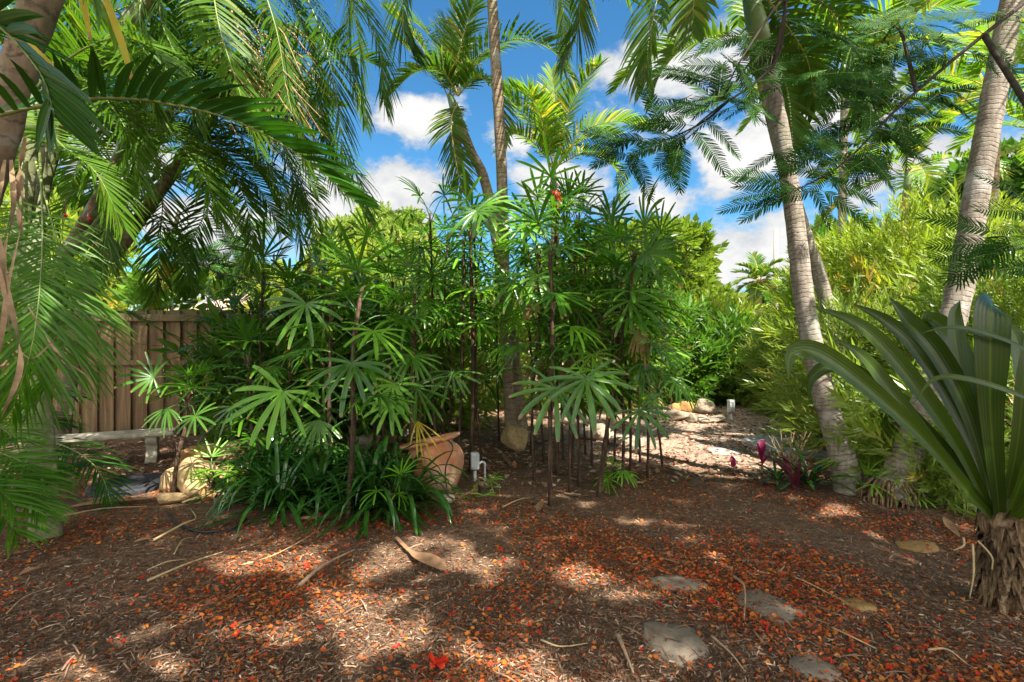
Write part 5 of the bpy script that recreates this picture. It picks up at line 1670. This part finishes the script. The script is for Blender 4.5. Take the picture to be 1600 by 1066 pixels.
G1 = 'tan limestone rocks left of the strap leaved plants'
for a in (('large cream limestone rock behind the small bare stemmed palm', 292, 776, 75, .75, 'rock_tan', G1), ('pitted tan limestone rock left of the bare stem, next to the black tray', 262, 768, 40, .9, 'rock_tan', G1),
          ('low pale rock at the front left foot of the limestone pile', 262, 790, 42, .45, 'rock_tan', G1), ('golden limestone rock on top of the pile beside the bare stem', 300, 752, 50, .6, 'rock_gold', G1, .16),
          ('rounded tan rock right of the bare stem, behind the leafy seedling', 335, 762, 48, .65, 'rock_tan', G1), ('mossy rock topping the right end of the limestone pile', 350, 730, 60, .5, 'rock_tan', G1, .05),
          ('small golden rock low behind the seedling stem', 318, 785, 30, .7, 'rock_gold', G1), ('cracked tan rock at the back of the pile', 320, 725, 55, .55, 'rock_tan', G1),
          ('long pale edging stone right of the limestone pile', 385, 715, 55, .45, 'rock_pale', G1)):
    rock(*a)
G2 = 'pale edging stones behind the strap leaved plants'
for a in (('pale edging stone at the left end of the row behind the strap leaves', 430, 702, 50, .5, 'rock_pale', G2), ('flat cream edging stone behind the reddish cane', 500, 700, 55, .4, 'rock_pale', G2), ('pale edging stone left of the pot rim', 565, 705, 45, .6, 'rock_pale', G2),
          ('tan stone leaning behind the pot', 607, 690, 40, .7, 'rock_tan', G2), ('cream stone in the sun far left behind the lady palms', 540, 680, 40, .5, 'rock_pale', G2), ('small pale stone behind the yellowed fan', 640, 685, 35, .5, 'rock_pale', G2),
          ('round tan stone in front of the pot', 695, 790, 27, .75, 'rock_pale', G2), ('mossy rounded stone at the foot of the tall trunk', 805, 703, 46, .9, 'rock_tan', G2), ('grey stone right of the tall trunk foot', 935, 690, 60, .4, 'rock_pale', G2), ('flat grey stone between the rightmost canes', 985, 700, 50, .35, 'rock_pale', G2)):
    rock(*a)
G3 = 'rocks at the far end of the path'
for a in (('golden upright boulder in the rock row at the path end', 1077, 645, 25, .8, 'rock_gold', G3), ('rounded cream boulder right of the golden boulder', 1104, 647, 30, .8, 'rock_pale', G3), ('flat pale slab of rock in front of the golden boulder', 1060, 658, 46, .4, 'rock_pale', G3),
          ('small white stone heap below the cream boulder, left stone', 1085, 660, 24, .6, 'rock_pale', G3), ('small white stone heap below the cream boulder, right stone', 1100, 661, 22, .6, 'rock_pale', G3), ('orange rock at the back left of the row', 1045, 632, 30, .8, 'rock_gold', G3),
          ('tan rock half hidden by the drooping fans', 1028, 640, 30, .7, 'rock_tan', G3), ('golden rock behind the rock row under the dark shrub', 1062, 626, 34, .8, 'rock_gold', G3), ('flat stone at the left end of the rock row', 1015, 655, 36, .45, 'rock_pale', G3),
          ('small orange stone left of the golden boulder', 1058, 645, 18, .9, 'rock_gold', G3), ('long low stone between the boulders and the small light', 1122, 660, 34, .3, 'rock_pale', G3), ('brown rock deep under the dark shrub', 1040, 618, 36, .8, 'rock_gold', G3), ('grey rock behind the cream boulder', 1090, 632, 26, .7, 'rock_tan', G3)):
    rock(*a)


SLABS = []


def on_slab(x, y):
    return any(((x - a) / c) ** 2 + ((y - b_) / d) ** 2 < 1 + .5 * noise.noise(V((x * 7, y * 7, 2))) for a, b_, c, d in SLABS)


def slab(label, px, py, rx, ry, mat, seed, h=.001):
    r_ = random.Random(seed); c = gp(px, py); rx *= .85; ry *= .85; ax = rx / F * c.y; ay = ry * c.y ** 2 / (EYE * F)
    n = 22; ph = r_.uniform(0, 9)
    mb = MB(); ring = []
    for i in range(n):
        a = 2 * math.pi * i / n
        q = 1 + .38 * noise.noise(V((math.cos(a) * 1.3 + ph, math.sin(a) * 1.3, 0)))
        ring.append((math.cos(a) * ax * q, math.sin(a) * ay * q))
    vs = []
    for f, z in ((1.03, -.03), (1.0, h), (.95, h + .010), (.5, h + .013)):
        for x, y in ring:
            X, Y = c.x + x * f, c.y + y * f
            vs.append(V((X, Y, gh(X, Y) + z)))
    vs.append(V((c.x, c.y, c.z + h + .013)))
    fs = []
    for k in range(3):
        for i in range(n):
            j = (i + 1) % n; fs.append((k * n + i, k * n + j, (k + 1) * n + j, (k + 1) * n + i))
    for i in range(n): fs.append((3 * n + i, 3 * n + (i + 1) % n, 4 * n))
    mb.add(vs, fs); o = mb.build('stepping_stone', M[mat], None, c)
    if mat != 'slab_grey': SLABS.append((c.x, c.y, ax * .85, ay * .85))
    tag(o, label, 'stepping stone', 'stepping stones set in the mulch')


for a in (('large pale stepping stone at the bottom edge, right of centre', 1052, 1010, 55, 38, 'slab', 1), ('long stepping stone beside the curved twig on the right', 1200, 950, 50, 32, 'slab', 2), ('half buried stepping stone above the large pale one', 1055, 915, 48, 16, 'slab', 3),
          ('half buried stepping stone cut by the bottom edge', 1268, 1052, 40, 26, 'slab', 4), ('golden flat stone in the mulch near the shaggy trunk', 1432, 852, 38, 10, 'slab_gold', 5), ('small golden stone between the long stepping stone and the shaggy trunk', 1342, 945, 26, 14, 'slab_gold', 6),
          ('large grey slab in the path by the bare twigged shrub', 1228, 697, 66, 20, 'slab_grey', 7, .012), ('grey slab behind the foot of the curving trunk', 1290, 712, 40, 10, 'slab_grey', 8), ('thin grey slab lying in the sunny path', 1130, 704, 28, 7, 'slab_grey', 9)):
    slab(*a)

# ----------------------------------------------------------------- litter on the ground


def ground_scatter(name, n, tv, tf, mat, dens, smin, smax, tilt=.35, zoff=.006, region=(-6, 6, 1.9, 9), power=1.0, rvf=None, flatw=1.0):
    P_ = []
    k = 0
    while len(P_) < n and k < n * 40:
        k += 1
        # sample in picture space density: more pieces close to the camera
        y = 1.9 / (1 - NPR.random() * (1 - 1.9 / region[3])) if power else NPR.uniform(region[2], region[3])
        hx = y * 1.05 + .3
        x = NPR.uniform(-hx, hx)
        if not (region[0] < x < region[1]): continue
        if NPR.random() > dens(x, y): continue
        P_.append((x, y, gh(x, y) + zoff * NPR.uniform(.3, 1.6)))
    P_ = np.array(P_); m = len(P_)
    a = NPR.uniform(0, 2 * np.pi, m)
    d = np.stack([np.cos(a), np.sin(a), NPR.normal(scale=tilt, size=m) * .5], 1)
    N_ = np.stack([NPR.normal(scale=tilt, size=m), NPR.normal(scale=tilt, size=m), np.ones(m)], 1)
    s = NPR.uniform(smin, smax, m)
    S = np.stack([s, s * NPR.uniform(.35, 1.3, m) * flatw, s], 1)
    rv = NPR.random(m) if rvf is None else rvf(NPR.random(m))
    me = scatter(name, tv, tf, P_, rot_frames(d, N_), S, rv)
    return tag(link_mesh(name, me, mat), kind='stuff')


def nz2(x, y, s, o=0):
    return noise.noise(V((x * s, y * s, o)))


chip_v = np.array([(-.5, -.09, .0), (0, -.11, .05), (.5, -.05, .0), (.5, .06, .01), (0, .1, .06), (-.5, .08, .01)], dtype=float)
chip_f = np.array([(0, 1, 4, 5), (1, 2, 3, 4)])
ground_scatter('mulch', 90000, chip_v, chip_f, M['chips'], lambda x, y: (.5 if on_slab(x, y) else 1) * (.75 + .5 * nz2(x, y, 1.3)), .009, .036, .4, .007, (-6, 6, 1.9, 6.8))
ground_scatter('straw', 1800, chip_v * np.array([1, .35, 1]), chip_f, M['chips'], lambda x, y: .6 + .7 * nz2(x, y, .8, 4), .04, .12, .2, .010, (-6, 6, 1.9, 7), 1.0, lambda r_: .3 + .6 * r_)
pet_v = np.array([(-.5, -.18, .10), (0, -.42, .16), (.5, -.2, .03), (.55, .2, .12), (0, .40, .22), (-.5, .15, .0), (0, 0, 0.0)], dtype=float)
pet_f = np.array([(0, 1, 6, 5), (1, 2, 3, 6), (6, 3, 4, 5)])
ground_scatter('fallen_petals', 33000, pet_v, pet_f, M['petals'], lambda x, y: (.5 if on_slab(x, y) else 1) * max(.05, .36 + 1.45 * nz2(x, y, 1.1, 8) + .04 * x + (.1 if y < 4 else -.1)), .009, .025, .6, .010, (-6, 5, 1.9, 7), 1.0, lambda r_: r_ ** 1.1 * .95)
ground_scatter('leaf_litter', 9000, pet_v * np.array([1, .6, 1]), pet_f, M['litter'], lambda x, y: 1.0 if (x > .6 and y > 5) or y > 5.3 else (.25 if -1 < x < 1.6 else .03), .03, .09, .35, .012, (-6, 8, 4.5, 11.5), 0)

# red fallen blossoms, each one on its own
PB = MB()
for k in range(5):
    a = k * 1.2566; d = V((math.cos(a), math.sin(a), .25)); s_ = V((-d.y, d.x, 0))
    q_ = (1, .7, .9, .6, .85)[k]; h_ = (.25, -.02, .4, .1, .3)[k]; PB.strip([V((0, 0, .004)), d * .4 * q_ + V((0, 0, h_ * .6)), d * .75 * q_ + V((0, 0, h_)), d * q_ + V((.1, .05, h_ * .5 - .08))], s_, [.06, .22, .40, .24], UP, .5, k / 5)
redm = PB.mesh('fallen_blossom'); redm.materials.append(M['red_petal'])
PB2 = MB()
for k in range(2):
    a = k * 2.2; d = V((math.cos(a), math.sin(a), .2)); s_ = V((-d.y, d.x, 0))
    PB2.strip([V((0, 0, 0)), d * .4 + V((0, 0, .12)), d * .8 + V((0, 0, .2)), d * 1.0], s_, [.08, .3, .42, .12], UP, .4, k / 2)
redm2 = PB2.mesh('fallen_blossom'); redm2.materials.append(M['red_petal'])
spots = [(142, 890), (97, 860), (188, 902), (223, 904), (284, 949), (146, 949), (107, 916), (210, 890), (315, 895), (325, 928), (205, 790), (317, 831), (397, 832), (340, 790), (440, 1042), (450, 940), (472, 950), (500, 990), (480, 890), (425, 903), (425, 920), (478, 886), (407, 990), (370, 1000), (192, 1005), (306, 1042), (110, 1040), (30, 925), (60, 970), (93, 967),
         (564, 857), (545, 861), (683, 872), (783, 868), (816, 890), (716, 897), (697, 904), (651, 925), (730, 925), (869, 919), (705, 967), (691, 962), (790, 885), (770, 801), (758, 793), (840, 836), (828, 998), (845, 1000), (937, 1007), (1002, 911), (1045, 938), (1040, 850), (1063, 855), (935, 870), (920, 762), (888, 795), (1000, 1030),
         (1153, 922), (1160, 891), (1090, 897), (1075, 908), (1102, 851), (1173, 838), (1333, 894), (1346, 893), (1384, 983), (1415, 872), (1325, 1002), (1340, 1003), (1195, 987), (1200, 998), (1300, 1047), (1390, 1054), (1455, 1010), (1505, 880), (1240, 935), (1450, 860), (1065, 920), (1110, 950), (1112, 762), (1070, 760), (1195, 770), (1230, 880), (1290, 860), (1250, 920), (1285, 968), (1460, 1010), (1030, 955), (620, 1020), (560, 900)]
for k, (px, py) in enumerate(spots):
    p = gp(px, py); o = bpy.data.objects.new('fallen_blossom', redm2 if k % 3 else redm); C.objects.link(o)
    s = u(.014, .024); o.scale = (s, s, s); o.rotation_euler = (u(-.4, .4), u(-.4, .4), u(0, 6.28)); o.location = p + V((0, 0, .016))
    tag(o, 'single bright red poinciana petal lying on the dark mulch', 'fallen petal', 'red petals scattered on the mulch')
p = gp(680, 1048)
o = bpy.data.objects.new('fallen_flower', redm); C.objects.link(o); o.scale = (.05, .05, .05); o.location = p + V((0, 0, .02)); o.rotation_euler = (.2, .2, .4)
tag(o, 'largest red flower lying whole on the mulch at the bottom edge', 'flower')


def stick(label, P_, r0, mat, name='fallen_stick', group='sticks and stalks lying on the mulch'):
    P3 = [gp(*q) + V((0, 0, .02 + (.02 if 0 < i < len(P_) - 1 else 0))) for i, q in enumerate(P_)]
    mb = MB(); n = 14; mb.tube(spline(P3, n), [r0 * (1 - .6 * i / (n - 1)) for i in range(n)], 6, wob=.2)
    tag(mb.build(name, M[mat], None, P3[0]), label, 'stick', group)


for a in (('long straight pale stalk lying left of the sunny patches', [(230, 910), (290, 890), (350, 865)], .008, 'pale_stick'), ('pale stalk beside the longest one, slightly bent', [(230, 892), (260, 885), (290, 876)], .005, 'pale_stick'),
          ('bent pale stalk ending by the black tube', [(240, 848), (285, 828), (306, 818), (298, 800)], .009, 'pale_stick'), ('thick brown stick pointing up right in the sunny mulch', [(468, 922), (505, 895), (555, 865)], .013, 'stick'),
          ('curved thin stalk crossing the sunny mulch', [(372, 888), (420, 880), (470, 855), (508, 825)], .005, 'pale_stick'), ('short stick with a side twig right of the pot', [(785, 795), (810, 788), (832, 780)], .007, 'pale_stick'),
          ('curved grey twig lying upright in the picture beside the long stepping stone', [(1146, 905), (1163, 930), (1163, 980)], .008, 'stick'), ('grey stick at the bottom edge right of centre', [(965, 1007), (975, 1035), (990, 1064)], .010, 'stick'),
          ('thin yellow green stalk curved near the bottom', [(845, 1010), (875, 1028), (918, 1018)], .005, 'pale_stick'), ('white thin twig in the lower right mulch', [(1300, 990), (1330, 1012), (1370, 1025)], .005, 'pale_stick'),
          ('thin twig over the large pale stepping stone', [(1112, 1008), (1140, 1040), (1165, 1064)], .005, 'stick'), ('short curved twig left of the sunny patch', [(272, 868), (285, 852), (302, 843)], .005, 'pale_stick'), ('yellow stalk in the lower right corner', [(1450, 1024), (1480, 1030), (1510, 1045)], .005, 'pale_stick'),
          ('thin straw above the stick in the right mulch', [(1240, 905), (1270, 925), (1320, 945)], .004, 'pale_stick'), ('brown stick among dry leaves at left', [(100, 812), (160, 805), (230, 796)], .008, 'stick'), ('dark stick left of the brown one in sun', [(10, 962), (40, 940), (95, 915)], .004, 'stick')):
    stick(*a)


def dry_leaf(label, P_, w_, mat='dry_leaf', name='dry_leaf', prof=None):
    n = 12
    P3 = spline([gp(*q) + V((0, 0, .025)) for q in P_], n)
    t = (P3[-1] - P3[0]).normalized(); sd = t.cross(UP).normalized()
    mb = MB(); mb.strip(P3, sd, [w_ * (prof(i / (n - 1)) if prof else math.sin(math.pi * (.08 + .88 * i / (n - 1)))) for i in range(n)], UP, .45, .5)
    tag(mb.build(name, M[mat], None, P3[0]), label, 'dry leaf', 'dry leaves lying on the mulch')


dry_leaf('large tan dry palm sheath shaped like a paddle in the sunny mulch', [(618, 848), (640, 872), (665, 888), (694, 902)], .06, prof=lambda t: .22 + .1 * t if t < .4 else .26 + .9 * math.sin(math.pi * min(1, (t - .4) / .62)) ** .8 * .85)
dry_leaf('tan dry leaf lying right of the lady palm stems', [(840, 805), (843, 798), (848, 786)], .03)
dry_leaf('brown curled leaf beside the strap leaved plants', [(462, 816), (490, 818), (520, 815)], .035)
dry_leaf('pale pointed dry leaf leaning by the shaggy trunk', [(1475, 815), (1485, 832), (1500, 845)], .03)
dry_leaf('curled tan leaf under the maroon leaved plant', [(1185, 756), (1202, 763), (1222, 761)], .03)
dry_leaf('white dry leaf pointing down in front of the middle canes', [(785, 712), (792, 722), (799, 735)], .03)
dry_leaf('orange dry leaf left of the sticks', [(210, 852), (222, 850), (236, 846)], .025)
dry_leaf('brown dry frond piece lying in front of the black tray', [(105, 800), (160, 795), (240, 785)], .06)
dry_leaf('dry frond piece under the seedling by the limestone pile', [(285, 792), (320, 783), (350, 770)], .035, 'pale_stick')
dry_leaf('yellow dry blade at the left front of the sunny mulch', [(30, 905), (50, 898), (62, 893)], .03)

P3 = [gp(*q) + V((0, 0, .025)) for q in ((262, 805), (280, 825), (315, 836), (360, 832), (385, 815))]
mb = MB(); mb.tube(spline(P3, 24), [.010] * 24, 8); tag(mb.build('garden_hose', M['cable'], None, P3[0]), 'black hose curving over the mulch below the limestone rocks', 'hose')

# ----------------------------------------------------------------- houses, pole


def house(name, label, x0, x1, y0, y1, h, ridge, wall, roofm, win):
    root = thing(name, label, 'house', V(((x0 + x1) / 2, y0, 0)))
    mb = MB(); mb.box(V(((x0 + x1) / 2, (y0 + y1) / 2, h / 2)), x1 - x0, y1 - y0, h); mb.build('wall', M[wall], root, smooth=False)
    e = .5; cx, cy = (x0 + x1) / 2, (y0 + y1) / 2; hh = (y1 - y0) / 2
    mb = MB()
    vs = [V((x0 - e, y0 - e, h)), V((x1 + e, y0 - e, h)), V((x1 + e, y1 + e, h)), V((x0 - e, y1 + e, h)), V((x0 + hh, cy, ridge)), V((x1 - hh, cy, ridge))]
    mb.add(vs + [v - UP * .12 for v in vs[:4]], [(0, 1, 5, 4), (1, 2, 5), (2, 3, 4, 5), (3, 0, 4), (0, 6, 7, 1), (1, 7, 8, 2), (2, 8, 9, 3), (3, 9, 6, 0), (6, 9, 8, 7)])
    mb.build('roof', M[roofm], root, smooth=False)
    for wx in win:
        mb = MB(); mb.box(V((wx, y0 - .02, 1.5)), 1.3, .08, 1.1); f = mb.build('window', M['white_paint'], root, smooth=False)
        mb = MB(); mb.box(V((wx, y0 - .045, 1.5)), 1.1, .06, .9); mb.build('pane', M['glass'], f, smooth=False)


house('neighbour_house', 'neighbouring house with a tan shingle roof seen over the fence', -17.5, -11.6, 24, 31, 2.5, 3.9, 'white_paint', 'shingle', (-15.5, -13.2))
house('white_house', 'white walled house glimpsed behind the dark shrubs right of the lady palms', 3.0, 8.2, 17, 20, 2.0, 2.3, 'white_paint', 'shingle', (4.4, 6.8))

b = gx(1212, 32)
r = thing('utility_pole', 'pale concrete utility pole standing against the cloud', 'utility pole', b)
mb = MB(); mb.tube([b, b + V((0, 0, 8.4))], [.17, .13], 10); mb.build('pole', M['pole'], r)
mb = MB(); mb.box(b + V((0, -.18, 5.2)), .25, .12, .3, 0, .5, 0, .01); mb.build('bracket', M['grey_metal'], r, smooth=False)
for z in (4.15, 4.5):
    mb = MB(); P_ = [b + V((-60, 4, z + .9)), b + V((-30, 2, z - .2)), b + V((0, -.15, z + .4)), b + V((30, -2, z - .2)), b + V((60, -4, z + .9))]
    mb.tube(spline(P_, 40), [.008] * 40, 4, cap=False); mb.build('wire', M['cable'], r)
print('objects', len(bpy.data.objects), 'verts', sum(len(m.vertices) for m in bpy.data.meshes))
